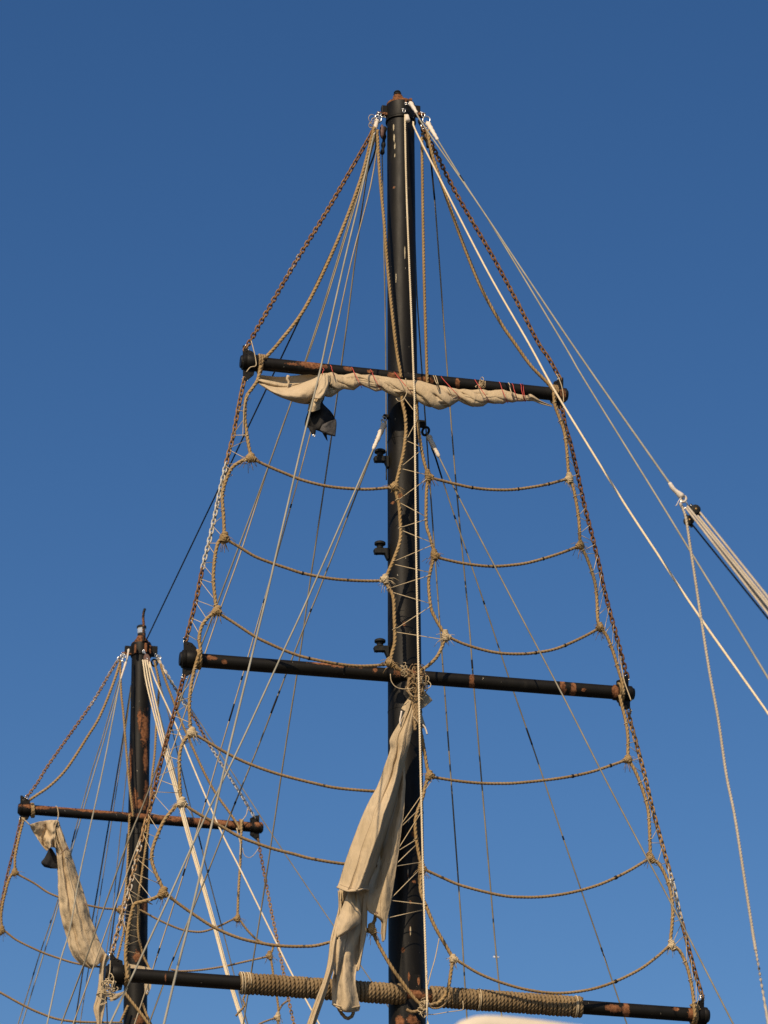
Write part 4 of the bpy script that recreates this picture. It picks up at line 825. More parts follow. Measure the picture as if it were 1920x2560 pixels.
# ================================================================== SAILS
def fbm(p, s, o=3):
    v = 0; a = 1
    for k in range(o): v += a * mnoise.noise(Vector(p) * s); s *= 2.03; a *= .5
    return v
def cr1(a, t):
    """catmull-rom sample of rows a at params t in [0, n-1]"""
    a = np.asarray(a, float); n_ = len(a); out = []
    q = np.concatenate([[2 * a[0] - a[1]], a, [2 * a[-1] - a[-2]]])
    for x in t:
        i = min(int(x), n_ - 2); f = x - i
        p0, p1, p2, p3 = q[i], q[i + 1], q[i + 2], q[i + 3]
        out.append(.5 * (2 * p1 + (p2 - p0) * f + (2 * p0 - 5 * p1 + 4 * p2 - p3) * f * f + (3 * p1 - p0 - 3 * p2 + p3) * f ** 3))
    return np.array(out)
def cloth(name, rows, mat, parent, nu=40, nv=70, folds=(), wob=.03, thick=.005, seed=0.0, wscale=1.4):
    """rows: top to bottom, each a list of photo points (x, y, off); folds: (count, amplitude, phase, drift, sharp)"""
    G = np.array([cr1(np.array(r, float), np.linspace(0, len(r) - 1, nu)) for r in rows])
    G = cr1(G, np.linspace(0, len(rows) - 1, nv))
    g = np.zeros((nv, nu, 3))
    for i in range(nv):
        for j in range(nu):
            u, v = j / (nu - 1), i / (nv - 1)
            x, y, o = G[i, j]
            ed = min(1, 6 * u, 6 * (1 - u))
            for cnt, amp, ph, dr, sh in folds:
                if sh >= 1:
                    o += amp * math.sin(u * cnt * 6.283 + ph + dr * v + 1.1 * mnoise.noise(Vector((u * 2.2, v * 3, seed)))) * (.35 + .65 * ed) * (.7 + .6 * mnoise.noise(Vector((v * 3.5, u * 2, seed + 4))))
                    continue
                s = abs(math.sin((u * cnt * 6.283 + ph + dr * v + .8 * math.sin(v * 3 + ph) + .5 * mnoise.noise(Vector((u * 3, v * 4, seed)))) / 2)) ** sh * 2 - 1.2
                o += amp * s * (.35 + .65 * ed)
            p = P(x, y, o)
            nz = fbm((p[0] + seed, p[1], p[2] * .6), wscale, 4)
            g[i, j] = P(x, y, o + wob * nz)
            g[i, j] += YD * wob * .25 * fbm((p[0] + seed + 9, p[1], p[2]), wscale * 2, 3) * (1 if 0 < j < nu - 1 else .4)
    o = build(MB().grid(g), name, mat, parent)
    sm = o.modifiers.new('thickness', 'SOLIDIFY'); sm.thickness = thick; sm.offset = 0
    return o, g

def seam(g, parent, col=None, row=None, w_=.8):
    line = g[:, int(col * (g.shape[1] - 1))] if col is not None else g[int(row * (g.shape[0] - 1)), :]
    build(MB().tube(line[2:-2] + YN * .004, w_ * _l, 5), 'seam', SEAM, parent)
SEAM = mat_simple('seam_thread', (.24, .18, .11), (.34, .26, .17), 60, .95, .2)
# --- furled sail on the topmost yard
FS = thing('furled_sail', 'beige canvas sail furled and tied with red twine along the topmost yard', 'sail', P(1010, 985, .4))
tab = np.array([(806, 934, 986), (815, 932, 991), (828, 930, 992), (843, 935, 984), (860, 938, 973), (885, 932, 975.5), (902, 936, 963), (922, 935, 972), (940, 937, 979), (956, 941, 976), (970, 943, 984), (996, 947, 992), (1012, 950, 992), (1032, 951, 995), (1052, 953, 1009), (1075, 958, 1019), (1096, 963, 1024), (1125, 968, 1019), (1140, 972, 1006), (1147, 974, 1002), (1160, 972, 1009), (1182, 973, 1018), (1208, 974, 1015), (1220, 977, 1007), (1238, 974, 1011), (1258, 974, 1010), (1268, 978, 1004), (1282, 981, 1007), (1293, 985, 1004), (1305, 987, 1004), (1318, 989, 1002), (1330, 991, 1000)], float)
NX, NT_ = 330, 64
xs = np.linspace(806, 1330, NX); g = np.zeros((NX, NT_, 3))
ties = [816, 902, 947, 1026, 1145, 1219, 1266, 1292, 1309]
for i, x in enumerate(xs):
    tp, bt = np.interp(x, tab[:, 0], tab[:, 1]), np.interp(x, tab[:, 0], tab[:, 2])
    cy, hy = (tp + bt) / 2, (bt - tp) / 2
    dmin = min(abs(x - t) for t in ties)
    puck = math.exp(-(dmin / 26) ** 2)
    k = mpp(.4, cy)
    for j in range(NT_):
        th = j / NT_ * 2 * math.pi
        nz = fbm((x * .012, th * .5, 1.0), 1.0, 3)
        s = th * 4 + x * .045 + 1.8 * math.sin(x * .019) + 1.6 * nz
        s2 = th * 9 + x * .075 + 1.5 * math.sin(x * .031 + th) + 2.0 * nz
        s3 = th * 21 + x * .10 + 3 * nz
        m = .97 + .40 * (abs(math.sin(s / 2)) ** .5 - .68) + .24 * (abs(math.sin(s2 / 2)) ** .55 - .66) + .05 * (abs(math.sin(s3 / 2)) - .6) * (1 + 1.5 * puck) + .06 * fbm((x * .03, math.cos(th) * 1.2, math.sin(th) * 1.2), 1.0, 3)
        yy = cy + math.sin(th) * hy * m
        oo = .37 + math.cos(th) * (hy * .85 * k + .03) * m + .02
        g[i, j] = P(x, yy, oo)
f_ = [(i * NT_ + j, i * NT_ + (j + 1) % NT_, (i + 1) * NT_ + (j + 1) % NT_, (i + 1) * NT_ + j) for i in range(NX - 1) for j in range(NT_)]
b = MB(); ctr = g.mean(1, keepdims=True)
b.add((ctr + (g - ctr) * .80).reshape(-1, 3), f_ + [tuple(range(NT_ - 1, -1, -1)), tuple((NX - 1) * NT_ + j for j in range(NT_))])
for k in range(7):                                     # twisted folds of cloth lying over the core
    ph = k / 7 * 6.283; NS = 18; gg = np.zeros((NX, NS, 3))
    for i, x in enumerate(xs):
        tp, bt = np.interp(x, tab[:, 0], tab[:, 1]), np.interp(x, tab[:, 0], tab[:, 2])
        cy, hy = (tp + bt) / 2, (bt - tp) / 2; m_ = mpp(.4, cy)
        nz = fbm((x * .011, k * 3.7, 2.0), 1.0, 2); nz2 = fbm((x * .02, k * 5.1, 7.0), 1.0, 2)
        a0 = ph + x * .017 + 1.1 * math.sin(x * .017 + k) + .9 * nz
        rs = hy * (.36 + .16 * nz2); od = hy * 1.02 - rs
        c0 = np.array([math.cos(a0), math.sin(a0)]) * od; e1 = np.array([math.cos(a0), math.sin(a0)]); e2 = np.array([-e1[1], e1[0]])
        for j in range(NS):
            t = j / NS * 6.283
            q2 = c0 + e1 * rs * math.cos(t) * (1 + .08 * math.sin(x * .11 + 3 * t)) + e2 * rs * 1.5 * math.sin(t) * (1 + .12 * fbm((x * .05, t, k), 1.0, 2))
            gg[i, j] = P(x, cy + q2[1], .39 + q2[0] * m_ * .9 + .02)
    b.add(gg.reshape(-1, 3), [(i * NS + j, i * NS + (j + 1) % NS, (i + 1) * NS + (j + 1) % NS, (i + 1) * NS + j) for i in range(NX - 1) for j in range(NS)] + [tuple(range(NS - 1, -1, -1)), tuple((NX - 1) * NS + j for j in range(NS))])
build(b, 'rolled_canvas', CANVAS, FS)
cloth('head_band', [[(646, 937, .10), (700, 942, .10), (755, 937, .12), (795, 934, .16), (824, 933, .20)], [(646, 946, .08), (695, 955, .06), (750, 956, .08), (792, 948, .14), (824, 944, .2)], [(648, 955, .10), (692, 966, .10), (748, 972, .12), (790, 966, .18), (822, 956, .24)]], CANVAS, FS, 60, 20, ((2, .02, 1, 3, 1),), .03, .006, 2.0, 2.5)
_, g_ = cloth('loose_fold', [[(645, 947, .34), (680, 953, .36), (720, 960, .38), (758, 957, .40), (795, 942, .44), (826, 934, .48)],
                     [(645, 950, .38), (680, 962, .44), (720, 972, .46), (762, 968, .46), (797, 952, .50), (826, 944, .52)],
                     [(644, 953, .38), (682, 972, .46), (725, 985, .48), (768, 984, .50), (799, 966, .54), (824, 958, .54)],
                     [(644, 955, .36), (684, 980, .44), (734, 998, .46), (776, 1000, .50), (803, 980, .54), (819, 972, .54)],
                     [(644, 957, .34), (684, 984, .40), (741, 1006, .44), (780, 1009, .48), (806, 994, .52), (814, 984, .52)]], CANVAS, FS, 90, 60,
      ((1.4, .03, .6, 6.0, 1), (1.0, .05, 1.6, 9.0, .8)), .06, .006, 3.0, 2.5)
seam(g_, FS, row=.86)
cloth('sail_cuff', [[(806, 938, .56), (814, 934, .60), (824, 940, .58)], [(798, 958, .58), (811, 956, .66), (822, 960, .60)], [(790, 980, .58), (806, 978, .68), (818, 978, .60)], [(781, 994, .56), (800, 996, .68), (813, 988, .58)]], CANVAS, FS, 36, 40, ((1.2, .025, .2, 1, 1),), .03, .006, 4.0, 3)
cloth('sail_cuff', [[(770, 992, .42), (783, 990, .50), (799, 988, .48), (811, 984, .42)], [(771, 1003, .40), (784, 1002, .52), (798, 1000, .50), (808, 996, .42)],
                   [(772, 1012, .40), (785, 1013, .54), (798, 1010, .52), (801, 1008, .44)], [(769, 1028, .40), (781, 1030, .52), (793, 1026, .52), (800, 1023, .44)]], CANVAS, FS, 30, 30, ((1, .02, 0, 1, 1),), .015, .006, 5.0)
cloth('black_lining', [[(796, 982, .36), (803, 984, .40), (808, 985, .42), (813, 984, .38)], [(786, 1002, .36), (796, 1000, .40), (804, 998, .42), (810, 998, .38)], [(776, 1018, .36), (788, 1012, .40), (800, 1006, .42), (808, 1009, .38)], [(769, 1034, .36), (788, 1030, .42), (812, 1028, .46), (828, 1030, .40)],
                      [(764, 1050, .36), (784, 1050, .42), (812, 1048, .46), (838, 1048, .40)], [(762, 1064, .36), (782, 1067, .40), (806, 1066, .46), (841, 1062, .40)],
                      [(770, 1069, .36), (787, 1074, .40), (810, 1078, .44), (839, 1080, .42)], [(784, 1072, .36), (792, 1074, .40), (816, 1086, .44), (838, 1091, .42)]], BLACKC, FS, 36, 36, ((1.5, .03, 1, 1.5, 1),), .03, .005, 7.0)
cloth('sunlit_flap', [[(806, 1062, .50), (822, 1054, .53), (840, 1048, .47)], [(803, 1068, .51), (820, 1066, .54), (841, 1062, .48)], [(800, 1075, .50), (820, 1084, .53), (838, 1091, .48)]], GREYC, FS, 24, 20, ((1, .012, 0, 1, 1),), .012, .005, 8.0)  # black cloth flap catching the sun, its lit grey painted in
cloth('black_corner', [[(770, 1064, .42), (780, 1068, .44), (790, 1070, .42)], [(773, 1074, .42), (782, 1078, .44), (789, 1080, .42)], [(780, 1086, .42), (784, 1089, .43), (787, 1090, .42)]], BLACKC, FS, 12, 12, (), .01, .005)
cloth('black_corner', [[(799, 1070, .38), (808, 1076, .39), (817, 1083, .38)], [(806, 1082, .38), (812, 1086, .39), (817, 1090, .38)], [(816, 1100, .38), (817.5, 1101, .38), (819, 1103, .38)]], BLACKC, FS, 12, 12, (), .01, .005)
eye(785, 1089, .45, 2.6, 3.2, 0, STEEL, FS, 1.0)
cloth('sail_tail', [[(1318, 989, .40), (1322, 996, .44), (1318, 1003, .40)], [(1328, 986, .42), (1332, 995, .45), (1334, 1003, .40)], [(1352, 1002, .38), (1353, 1006, .40), (1352, 1010, .38)], [(1380, 1014, .34), (1381, 1015, .34), (1380, 1017, .34)]], CANVAS, FS, 16, 40, ((1, .02, 0, 2, 1),), .01, .005, 2.0)
TS = 'ties round the furled sail'
def tie(label, x0, y0, x1, y1, mat, wpx=1.8, loops=1):
    b = MB()
    for l in range(loops):
        d = l * 5
        b.tube(smooth(pts3([(x0 + d, y0 - 1, .05), (x0 + d - 1, y0 - 3, .20), (x0 + 2 + d, y0 + 2, .34), (x0 + (x1 - x0) * .35 + d, y0 + (y1 - y0) * .35, .53), (x0 + (x1 - x0) * .75 + d * .7, y0 + (y1 - y0) * .75, .60), (x1 + d * .5, y1, .57), (x1 + 3 + d * .4, y1 + 6, .50), (x1 + 4, y1 + 8, .40)], .4), .02), px(wpx / 2), 6)
    tag(build(b, 'tie', mat), label, 'tie', TS)
red = [(808, 923, 806, 936), (827, 916, 833, 932), (880, 921, 901, 962), (927, 927, 947, 966), (988, 934, 1026, 978), (1104, 944, 1145, 989), (1188, 952, 1218, 995), (1249, 958, 1266, 1000), (1281, 962, 1292, 994)]
words = ['first', 'second', 'third', 'fourth', 'fifth', 'sixth', 'seventh', 'eighth', 'ninth']
for i, r_ in enumerate(red): tie('thin red tie round the furled sail, %s from the left' % words[i], *r_, RED)
tie('doubled red tie at the right end of the furled sail', 1301, 962, 1309, 996, RED, 1.8, 2)
tie('white string tie beside the right end of the furled sail', 1272, 960, 1281, 990, TWINE, 2.4)
tie('pair of white string loops on the topmost yard right of the mast', 1084, 942, 1094, 964, TWINE, 2.0, 2)
tangle('bunch of white string knotted on the topmost yard', 'string_knot', 'string', 0, TWINE, .9, P(1203, 958, .36), .05, 10, .5)
tag(build(MB().tube(smooth(pts3([(721, 940), (718, 948), (722, 955), (719, 965), (719.5, 977)], .42), .02), np.linspace(4.5, 1.2, len(smooth(pts3([(721, 940), (718, 948), (722, 955), (719, 965), (719.5, 977)], .42), .02))) * _l, 7), 'canvas_tie', CANVAS), 'short beige canvas tie hanging from the loose left part of the furled sail', 'tie')
tag(build(MB().tube(smooth(pts3([(1014, 946), (1017, 968), (1016, 985), (1006, 1001), (996, 1003), (990, 996)], .62), .02), 1.1 * _l, 6), 'string_loop', TWINE), 'loose string loop hanging in front of the sail at the main mast', 'string')

# --- sail hanging down the main mast
HS = thing('hanging_sail', 'long beige canvas sail hanging in folds from the middle yard down the main mast', 'sail', P(960, 2200, .5))
o_ = .52
_, g_ = cloth('canvas_panel', [[(1024, 1752, .55), (1029, 1752, .58), (1036, 1756, .57)], [(1005, 1795, .5), (1012, 1797, .58), (1020, 1795, .60), (1034, 1792, .57)], [(975, 1846, .5), (990, 1846, .60), (1006, 1843, .64), (1028, 1836, .56)],
     [(974, 1880, .5), (988, 1890, .60), (1000, 1888, .64), (1018, 1880, .54)], [(944, 1962, .5), (964, 1966, .62), (982, 1966, .70), (1001, 1960, .42)], [(912, 2025, .5), (940, 2030, .64), (962, 2030, .74), (982, 2028, .38)],
     [(887, 2089, .5), (918, 2095, .66), (942, 2096, .74), (962, 2096, .36)], [(865, 2150, .5), (898, 2158, .66), (922, 2160, .74), (941, 2160, .36)], [(850, 2198, .5), (880, 2208, .66), (905, 2210, .74), (922, 2208, .36)], [(843, 2217, .54), (872, 2227, .7), (898, 2224, .76), (922, 2225, .44)]],
     CANVAS, HS, 60, 150, ((1.1, .04, .4, 1.6, 1), (2.7, .014, 2, 2.0, 1), (5.5, .004, 1, 5, 1)), .055, .006, 11.0, 1.6)
seam(g_, HS, .30); seam(g_, HS, .78); seam(g_, HS, row=.955)
_, g_ = cloth('canvas_panel', [[(1030, 1800, .46), (1036, 1800, .48), (1040, 1800, .46)], [(1000, 1880, .40), (1008, 1880, .46), (1014, 1880, .46)], [(978, 1960, .26), (998, 1962, .44), (1013, 1962, .46)], [(962, 2030, .20), (990, 2034, .44), (1009, 2034, .46)],
     [(938, 2110, .18), (975, 2115, .45), (998, 2118, .46)], [(920, 2190, .18), (955, 2195, .46), (986, 2198, .46)], [(914, 2240, .38), (945, 2250, .48), (978, 2256, .46)], [(920, 2275, .42), (945, 2288, .48), (972, 2282, .46)], [(952, 2302, .44), (958, 2306, .46), (968, 2306, .46)], [(953, 2330, .44), (958, 2332, .46), (965, 2332, .45)], [(955, 2354, .44), (958, 2354, .45), (963, 2348, .45)]],
     CANVAS, HS, 44, 130, ((1.0, .035, 2.0, 1.2, 1), (2.6, .010, 1, 2, 1)), .05, .006, 21.0, 1.8)
seam(g_, HS, .62)
_, g_ = cloth('canvas_panel', [[(850, 2216, .40), (870, 2220, .42), (895, 2222, .44), (922, 2220, .40)], [(846, 2260, .40), (868, 2262, .40), (892, 2262, .44), (918, 2262, .40)],
     [(842, 2320, .42), (864, 2322, .44), (888, 2324, .44), (912, 2322, .40)], [(838, 2380, .46), (856, 2382, .52), (874, 2384, .46), (896, 2392, .42)],
     [(835, 2424, .50), (852, 2424, .58), (872, 2424, .50), (890, 2430, .48)], [(832, 2460, .52), (850, 2462, .60), (870, 2464, .55), (890, 2456, .50)], [(830, 2508, .52), (848, 2512, .60), (872, 2516, .58), (899, 2514, .52)], [(838, 2517, .52), (852, 2527, .58), (874, 2531, .6), (898, 2527, .52)]],
     CANVAS, HS, 60, 130, ((1.2, .06, 1.2, 3.6, 1), (1.0, .05, .4, -3.0, .8)), .07, .006, 31.0, 2.0)
seam(g_, HS, .40); seam(g_, HS, row=.95)
cloth('canvas_fold', [[(872, 2228, .52), (882, 2230, .56), (893, 2232, .52)], [(853, 2276, .54), (878, 2268, .64), (899, 2264, .54)], [(838, 2310, .56), (868, 2300, .70), (903, 2300, .56)], [(827, 2344, .58), (850, 2334, .70), (889, 2316, .60)], [(828, 2352, .56), (836, 2348, .62), (850, 2340, .60)]],
     CANVAS, HS, 44, 60, ((1.0, .04, .5, 2.5, 1),), .05, .006, 36.0, 2.2)
cloth('canvas_fold', [[(832, 2352, .60), (848, 2348, .64), (866, 2346, .56)], [(834, 2385, .60), (848, 2384, .66), (860, 2376, .56)], [(836, 2420, .58), (844, 2420, .64), (850, 2412, .56)], [(837, 2436, .56), (840, 2438, .60), (842, 2436, .56)]], CANVAS, HS, 24, 40, ((1, .02, .5, 1.5, .7),), .03, .006, 38.0, 2.2)
cloth('canvas_strip', [[(845, 2226, .40), (850, 2230, .42), (858, 2228, .40)], [(846, 2270, .46), (851, 2276, .5), (858, 2276, .46)], [(836, 2310, .58), (842, 2316, .62), (850, 2320, .6)], [(826, 2350, .64), (833, 2360, .68), (842, 2366, .64)], [(820, 2402, .64), (828, 2406, .7), (838, 2410, .64)], [(811, 2442, .66), (818, 2444, .72), (826, 2446, .66)], [(793, 2490, .70), (802, 2494, .76), (811, 2496, .7)], [(780, 2525, .72), (790, 2528, .78), (799, 2530, .72)], [(764, 2570, .74), (775, 2572, .8), (784, 2574, .74)], [(745, 2620, .76), (757, 2622, .8), (768, 2624, .76)]],
     CANVAS, HS, 24, 110, ((2, .025, 0, 1, 1),), .02, .006, 41.0)
cloth('canvas_strip', [[(905, 2222, .42), (914, 2226, .44), (924, 2228, .42)], [(906, 2270, .42), (912, 2270, .46), (919, 2266, .42)], [(901, 2330, .42), (908, 2330, .46), (916, 2330, .42)], [(896, 2390, .42), (901, 2386, .46), (907, 2376, .42)], [(889, 2424, .42), (894, 2428, .45), (899, 2422, .42)]], CANVAS, HS, 18, 60, ((1, .02, 1, 1, 1),), .02, .006, 51.0)
cloth('canvas_flap', [[(1044, 1742, .50), (1053, 1734, .52), (1061, 1728, .50)], [(1044, 1760, .50), (1060, 1750, .54), (1074, 1742, .50)], [(1046, 1778, .50), (1064, 1766, .53), (1081, 1751, .48)]], CANVAS, HS, 20, 20, ((1, .012, 0, 1, 1),), .012, .006, 61.0)
cloth('canvas_flap', [[(1040, 1778, .44), (1046, 1776, .46), (1052, 1776, .44)], [(1042, 1800, .44), (1050, 1800, .46), (1058, 1798, .44)], [(1046, 1820, .44), (1054, 1822, .46), (1064, 1816, .44)]], CANVAS, HS, 14, 18, (), .012, .006, 71.0)
cloth('canvas_flap', [[(1023, 1744, .52), (1028, 1742, .54), (1034, 1742, .52)], [(1012, 1758, .50), (1020, 1762, .55), (1034, 1766, .52)], [(1003, 1772, .50), (1014, 1778, .54), (1032, 1774, .52)]], CANVAS, HS, 16, 16, ((1, .015, 2, 1, 1),), .01, .006, 81.0)
for pts in ([(843, 2218, .56), (858, 2224, .66), (872, 2228, .72), (885, 2227, .76), (898, 2225, .77), (912, 2222, .66), (922, 2226, .46)], [(831, 2510, .55), (848, 2515, .62), (872, 2520, .62), (899, 2516, .54)], [(914, 2242, .39), (922, 2276, .44), (945, 2289, .5), (953, 2300, .47)]):
    build(MB().tube(smooth(pts3(pts, .5), .01), 2.4 * _l, 8), 'hem', CANVAS, HS)
b = MB(); b.rope(pts3([(846, 2520), (856, 2536), (868, 2546), (880, 2540), (884, 2528)], .54), 4.2 * _l); build(b, 'bolt_rope', MANILA_D, HS)
build(MB().tube(smooth(pts3([(1004, 1778), (1002, 1790), (1000, 1800), (1001, 1812)], .62), .02), 2.2 * _l, 7), 'canvas_tie', SERVE, HS)
eye(941, 2283, .50, 2.2, 2.8, 0, WOODB, HS, 1.2); eye(1054, 1812, .48, 2.4, 2.8, 0, WOODB, HS, 1.2)
build(MB().tube(smooth(pts3([(1056, 1812), (1062, 1818), (1066, 1828), (1068, 1836)], .5), .01), np.array([2.2, 2.0, 1.7, 1.3][:4]).repeat(1)[0] * _l, 6), 'frayed_cord', SERVE, HS)
# knotted bunch where the net ropes gather under the middle yard
KN = thing('rope_bunch', 'knotted bunch of frayed ropes tied at the main mast under the middle yard', 'rope', P(1036, 1740, .55))
for pts, w_ in (([(1025, 1695), (1021, 1712), (1027, 1740), (1034, 1768), (1037, 1800), (1038, 1826)], 8.5), ([(1052, 1678), (1050, 1705), (1045, 1740), (1043, 1775), (1043, 1806)], 8.5), ([(1046, 1690), (1040, 1720), (1038, 1760), (1041, 1795), (1045, 1812)], 7.5), ([(1066, 1690), (1062, 1712), (1052, 1740), (1047, 1765)], 5)):
    build(MB().rope(pts3(pts, .60), w_ / 2 * _l), 'strand', MANILA_D, KN)
tangle('', 'frayed_knot', '', 0, MANILA_D, 1.7, P(1037, 1712, .58), .09, 26, .9, KN); tangle('', 'frayed_knot', '', 0, TWINE, 1.1, P(1056, 1708, .58), .07, 18, 1.1, KN)
tangle('', 'frayed_knot', '', 0, TWINE, .9, P(1012, 1676, .5), .05, 12, .6, KN)
for pts in ([(976, 1685), (978, 1702), (988, 1716), (1004, 1722), (1024, 1722), (1034, 1719)], [(1018, 1718), (1026, 1734), (1040, 1746)], [(1033, 1790), (1039, 1798), (1046, 1806)], [(1036, 1700), (1044, 1694), (1054, 1692)]):
    build(MB().tube(smooth(pts3(pts, .64), .02), 1.0 * _l, 6), 'loose_twine', TWINE, KN)
K2 = thing('rope_bunch', 'knotted rope ends under the lowest yard at the main mast', 'rope', P(1060, 2525, .5))
for pts, w_ in (([(1016, 2524), (1030, 2530), (1048, 2526), (1062, 2518), (1078, 2512), (1090, 2508)], 8), ([(1050, 2512), (1062, 2513), (1072, 2516), (1084, 2521), (1100, 2519), (1114, 2508), (1122, 2492), (1126, 2472)], 4)):
    build(MB().rope(pts3(pts, .46), w_ / 2 * _l), 'strand', MANILA_D, K2)
tangle('', 'frayed_knot', '', 0, TWINE, 1.2, P(1060, 2518, .5), .06, 16, .5, K2)
tag(build(MB().tube(smooth(pts3([(1060, 2535), (1085, 2536), (1120, 2530), (1150, 2526), (1158, 2522), (1157, 2502)], .45), .03), 1.0 * _l, 6), 'string', TWINE), 'thin string strung under the lowest yard right of the main mast', 'string')
tag(build(MB().tube(smooth(pts3([(1068, 2467), (1078, 2430), (1088, 2395), (1098, 2346)], .42), .03), 1.2 * _l, 6), 'string', TWINE), 'thin twine slanting up from the lowest yard just right of the main mast', 'string')

# --- sail on the aft mast
AO = REAR + .35
RS = thing('hanging_sail', 'beige canvas sail hanging bunched below the left half of the aft yard', 'sail', P(190, 2420, AO))
_, g_ = cloth('canvas_panel', [[(138, 2051, AO), (144, 2050, AO + .05), (148, 2056, AO)], [(132, 2070, AO), (142, 2075, AO + .1), (155, 2078, AO)], [(134, 2100, AO), (148, 2105, AO + .14), (166, 2106, AO)], [(141, 2140, AO), (160, 2140, AO + .18), (180, 2142, AO)], [(143, 2180, AO), (168, 2180, AO + .2), (194, 2184, AO)],
     [(146, 2240, AO), (180, 2240, AO + .22), (213, 2242, AO)], [(151, 2290, AO), (190, 2292, AO + .24), (228, 2296, AO)], [(162, 2330, AO), (200, 2334, AO + .24), (240, 2332, AO)], [(172, 2366, AO), (212, 2370, AO + .22), (254, 2366, AO)], [(186, 2394, AO), (222, 2394, AO + .2), (264, 2384, AO)], [(206, 2413, AO), (230, 2410, AO + .16), (258, 2396, AO)], [(226, 2422, AO), (238, 2418, AO + .1), (250, 2406, AO)]],
     CANVAS, RS, 60, 150, ((1.3, .07, .5, 1.2, 1), (3.4, .028, 1.5, 2.2, 1), (7, .010, 0, 3, 1)), .11, .006, 12.0, 1.6)
seam(g_, RS, .33); seam(g_, RS, .70)
cloth('canvas_flap', [[(74, 2062, AO + .05), (100, 2054, AO + .1), (125, 2050, AO + .1), (144, 2051, AO + .06)], [(82, 2078, AO), (104, 2074, AO + .06), (124, 2070, AO + .02), (140, 2066, AO + .1)], [(92, 2094, AO + .05), (108, 2092, AO - .06), (122, 2086, AO - .02), (138, 2080, AO + .14)], [(104, 2112, AO + .08), (114, 2108, AO + .04), (124, 2100, AO + .12), (138, 2096, AO + .16)], [(116, 2128, AO + .06), (121, 2122, AO + .1), (128, 2118, AO + .08), (140, 2120, AO + .14)]],
     CANVAS, RS, 50, 50, ((1.2, .10, .3, 4, 1), (1.6, .05, 1, -3, .8)), .12, .006, 22.0, 2.6)
cloth('black_lining', [[(122, 2124, AO - .02), (128, 2120, AO + .02), (138, 2134, AO)], [(112, 2144, AO - .02), (126, 2142, AO + .06), (144, 2148, AO)], [(103, 2156, AO), (124, 2160, AO + .1), (144, 2162, AO)], [(110, 2167, AO), (126, 2171, AO + .06), (144, 2172, AO)]], BLACKC, RS, 24, 24, ((1, .03, 0, 1, 1),), .03, .006, 32.0)
cloth('canvas_strip', [[(256, 2384, AO), (264, 2384, AO + .06), (276, 2394, AO)], [(250, 2412, AO), (258, 2412, AO + .08), (266, 2412, AO)], [(247, 2455, AO), (256, 2456, AO + .08), (266, 2456, AO)], [(240, 2496, AO), (252, 2498, AO + .08), (265, 2500, AO)], [(234, 2522, AO), (246, 2526, AO + .06), (260, 2530, AO)], [(243, 2560, AO), (248, 2561, AO + .04), (254, 2561, AO)], [(244, 2590, AO), (247, 2590, AO + .02), (251, 2590, AO)]], CANVAS, RS, 24, 90, ((2, .03, .3, 1.4, 1),), .03, .006, 42.0)
cloth('canvas_flap', [[(270, 2480, AO), (290, 2484, AO + .05), (312, 2478, AO)], [(274, 2494, AO), (292, 2494, AO + .06), (306, 2486, AO)], [(276, 2504, AO), (288, 2500, AO + .04), (298, 2494, AO)]], CANVAS, RS, 20, 16, ((1, .03, 0, 1, 1),), .03, .006, 52.0)
for x, y in ((171, 2120), (196, 2193), (218, 2261), (239, 2327)): eye(x - 4, y, AO + .14, 2.0, 2.2, 0, WOODB, RS, .9)
build(MB().tube(smooth(pts3([(144, 2050), (146, 2035), (143, 2018), (139, 2016)], AO + .1), .02), 1.2 * mpp(REAR), 6), 'halyard_cord', TWINE, RS)
build(MB().tube(smooth(pts3([(74, 2062), (66, 2054), (54, 2044)], AO + .05), .02), 1.4 * mpp(REAR), 6), 'corner_cord', TWINE, RS)
build(MB().tube(smooth(pts3([(150, 2136), (158, 2128), (166, 2122), (172, 2121)], AO + .26), .02), .9 * mpp(REAR), 6), 'seam_cord', WOODB, RS)
tangle('bunch of pale frayed cord round the left tip of the lowest yard', 'cord_bunch', 'string', 0, TWINE, 1.2, P(272, 2470, NO), .08, 22, .8)
edge('thin braided rope hanging from the left tip of the lowest yard', [(266, 2488), (267, 2515), (268, 2545), (268, 2575)], 3.4, NO, WIRE_D, name='braided_rope')
edge('pale twine wound over the left tip of the lowest yard', [(276, 2402), (275, 2425), (272, 2448), (272, 2468)], 3.2, YO + .13, TWINE, name='twine')
bd = build(MB().prism([P(318, 2410, REAR + 1), P(374, 2420, REAR + 1), P(380, 2425, REAR + 1), P(377, 2470, REAR + 1), P(370, 2488, REAR + 1), P(362, 2484, REAR + 1), P(361, 2450, REAR + 1), P(350, 2428, REAR + 1), P(318, 2424, REAR + 1)], .05), 'canvas_clew', CANVAS, None, False)
tag(bd, 'pale canvas corner showing behind the lowest yard in front of the aft mast', 'canvas')
eye(370, 2479, REAR + 1.06, 2.6, 2.6, 0, STEEL, bd, 1.2)
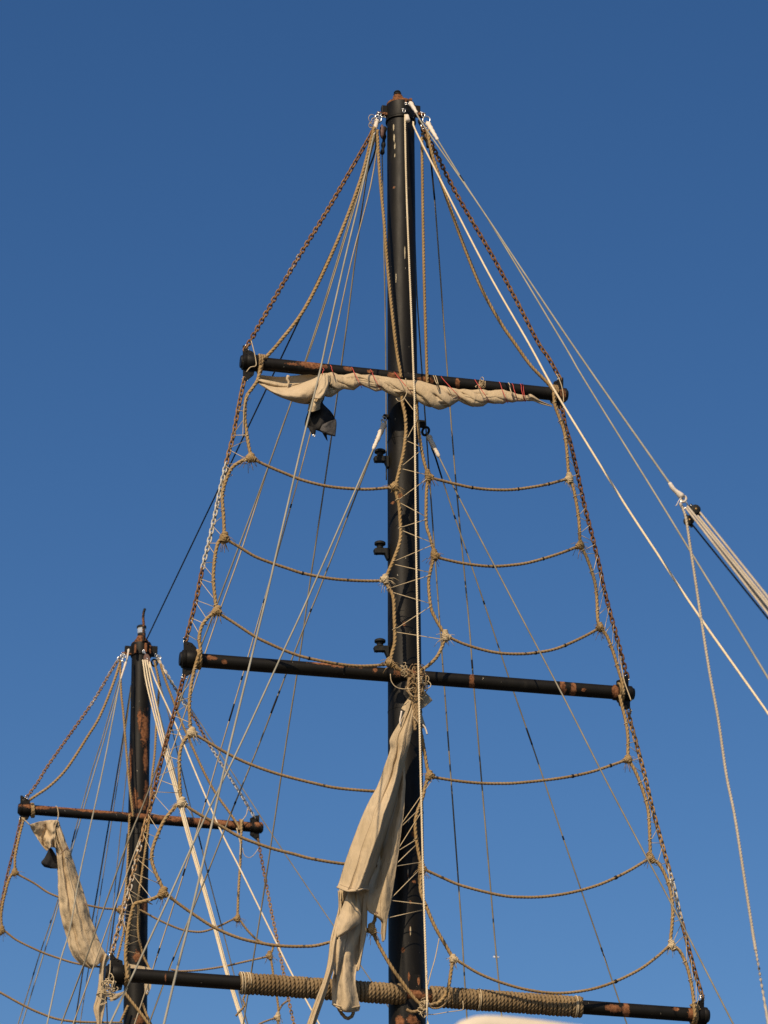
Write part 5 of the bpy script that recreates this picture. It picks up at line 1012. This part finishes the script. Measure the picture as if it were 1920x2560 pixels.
# loose cords at the yard ends
for lab, pts, oo, w_ in (('loose white cord looped over the left tip of the topmost yard', [(628, 852), (633, 870), (638, 892), (640, 914), (626, 918), (616, 930)], .36, 2.6), ('white cord tied over the right tip of the topmost yard', [(1391, 935), (1398, 948), (1404, 965), (1408, 985), (1409, 1006)], .36, 2.6),
                         ('cord ends hanging beside the net under left tip of the topmost yard', [(622, 985), (612, 1005), (609, 1040), (607, 1092)], .38, 2.0), ('white cord over the right tip of the middle yard', [(1550, 1640), (1553, 1660), (1560, 1700), (1572, 1735), (1578, 1752)], .36, 3.0),
                         ('thin string looped between aft rope and chain below the aft yard', [(606, 2120), (610, 2136), (620, 2144), (632, 2140), (646, 2122)], RO, 1.6), ('knotted white cord above the right end of the aft yard', [(619, 2022), (616, 2036), (608, 2048), (603, 2052)], RO, 2.2),
                         ('frayed cord lashing the aft rope below the aft yard', [(592, 2070), (596, 2090), (601, 2110), (600, 2140)], RO + .05, 3.0)):
    tag(build(MB().tube(smooth(pts3(pts, oo), .03), w_ / 2 * mpp(oo), 6), 'loose_cord', TWINE), lab, 'string')
# ================================================================== FOREGROUND FRAME AND BIRD
FO = 19.0
p_ = pts3([(1130, 2900), (1130, 2830), (1130, 2760), (1131, 2700), (1134, 2640), (1150, 2600), (1196, 2576), (1300, 2581), (1480, 2604), (1800, 2646), (2300, 2711)], FO)
p_ = np.vstack([[[p_[0][0], p_[0][1], z] for z in (-.4, .2, .8, 1.4, 2.0, 2.6) if z < p_[0][2] - .3], p_])
tag(build(MB().tube(smooth(p_, .05), 37 * mpp(FO, 2560), 20), 'bent_tube', TUBEC), 'out-of-focus cream bent tube at the bottom edge right of the mast', 'tube')
bo = -60.0
kb = mpp(bo, 2390); c_ = P(1240, 2393, bo)
bird = MB()
bird.lathe(c_ - YD * 7 * kb, c_ + YD * 9 * kb, [(0, .3 * kb), (.2, 1.6 * kb), (.5, 2.2 * kb), (.75, 1.8 * kb), (.9, 1.3 * kb), (1, .2 * kb)], 8)
mbird = mat_simple('gull_white', (.75, .73, .70), (.8, .78, .76), 5, .8, 0)
bo_ = build(bird, 'bird', mbird); tag(bo_, 'tiny white bird far off, just above the lowest yard at right', 'bird')
for s2 in (-1, 1):
    build(MB().add([c_ + YD * 2 * kb, c_ - YD * 3 * kb, c_ - YD * 5 * kb + YN * s2 * 10 * kb + UP * 5 * kb, c_ - YD * 2 * kb + YN * s2 * 10 * kb + UP * 5.5 * kb, c_ + YD * 2 * kb - UP * .6 * kb, c_ - YD * 3 * kb - UP * .6 * kb], [(0, 3, 2, 1), (4, 5, 2, 3), (0, 4, 3), (1, 2, 5)]) or bird, 'wing', mbird, bo_, False) if False else None
for s2 in (-1, 1):
    wb = MB(); wb.add([c_ + YD * 2 * kb, c_ - YD * 3 * kb, c_ - YD * 5 * kb + YN * s2 * 10 * kb + UP * 5 * kb, c_ - YD * 2 * kb + YN * s2 * 10 * kb + UP * 5.5 * kb, c_ + YD * 2 * kb - UP * .6 * kb, c_ - YD * 3 * kb - UP * .6 * kb], [(0, 3, 2, 1), (4, 5, 2, 3), (0, 4, 3), (1, 2, 5)])
    build(wb, 'wing', mbird, bo_, False)
scene.render.film_transparent = False
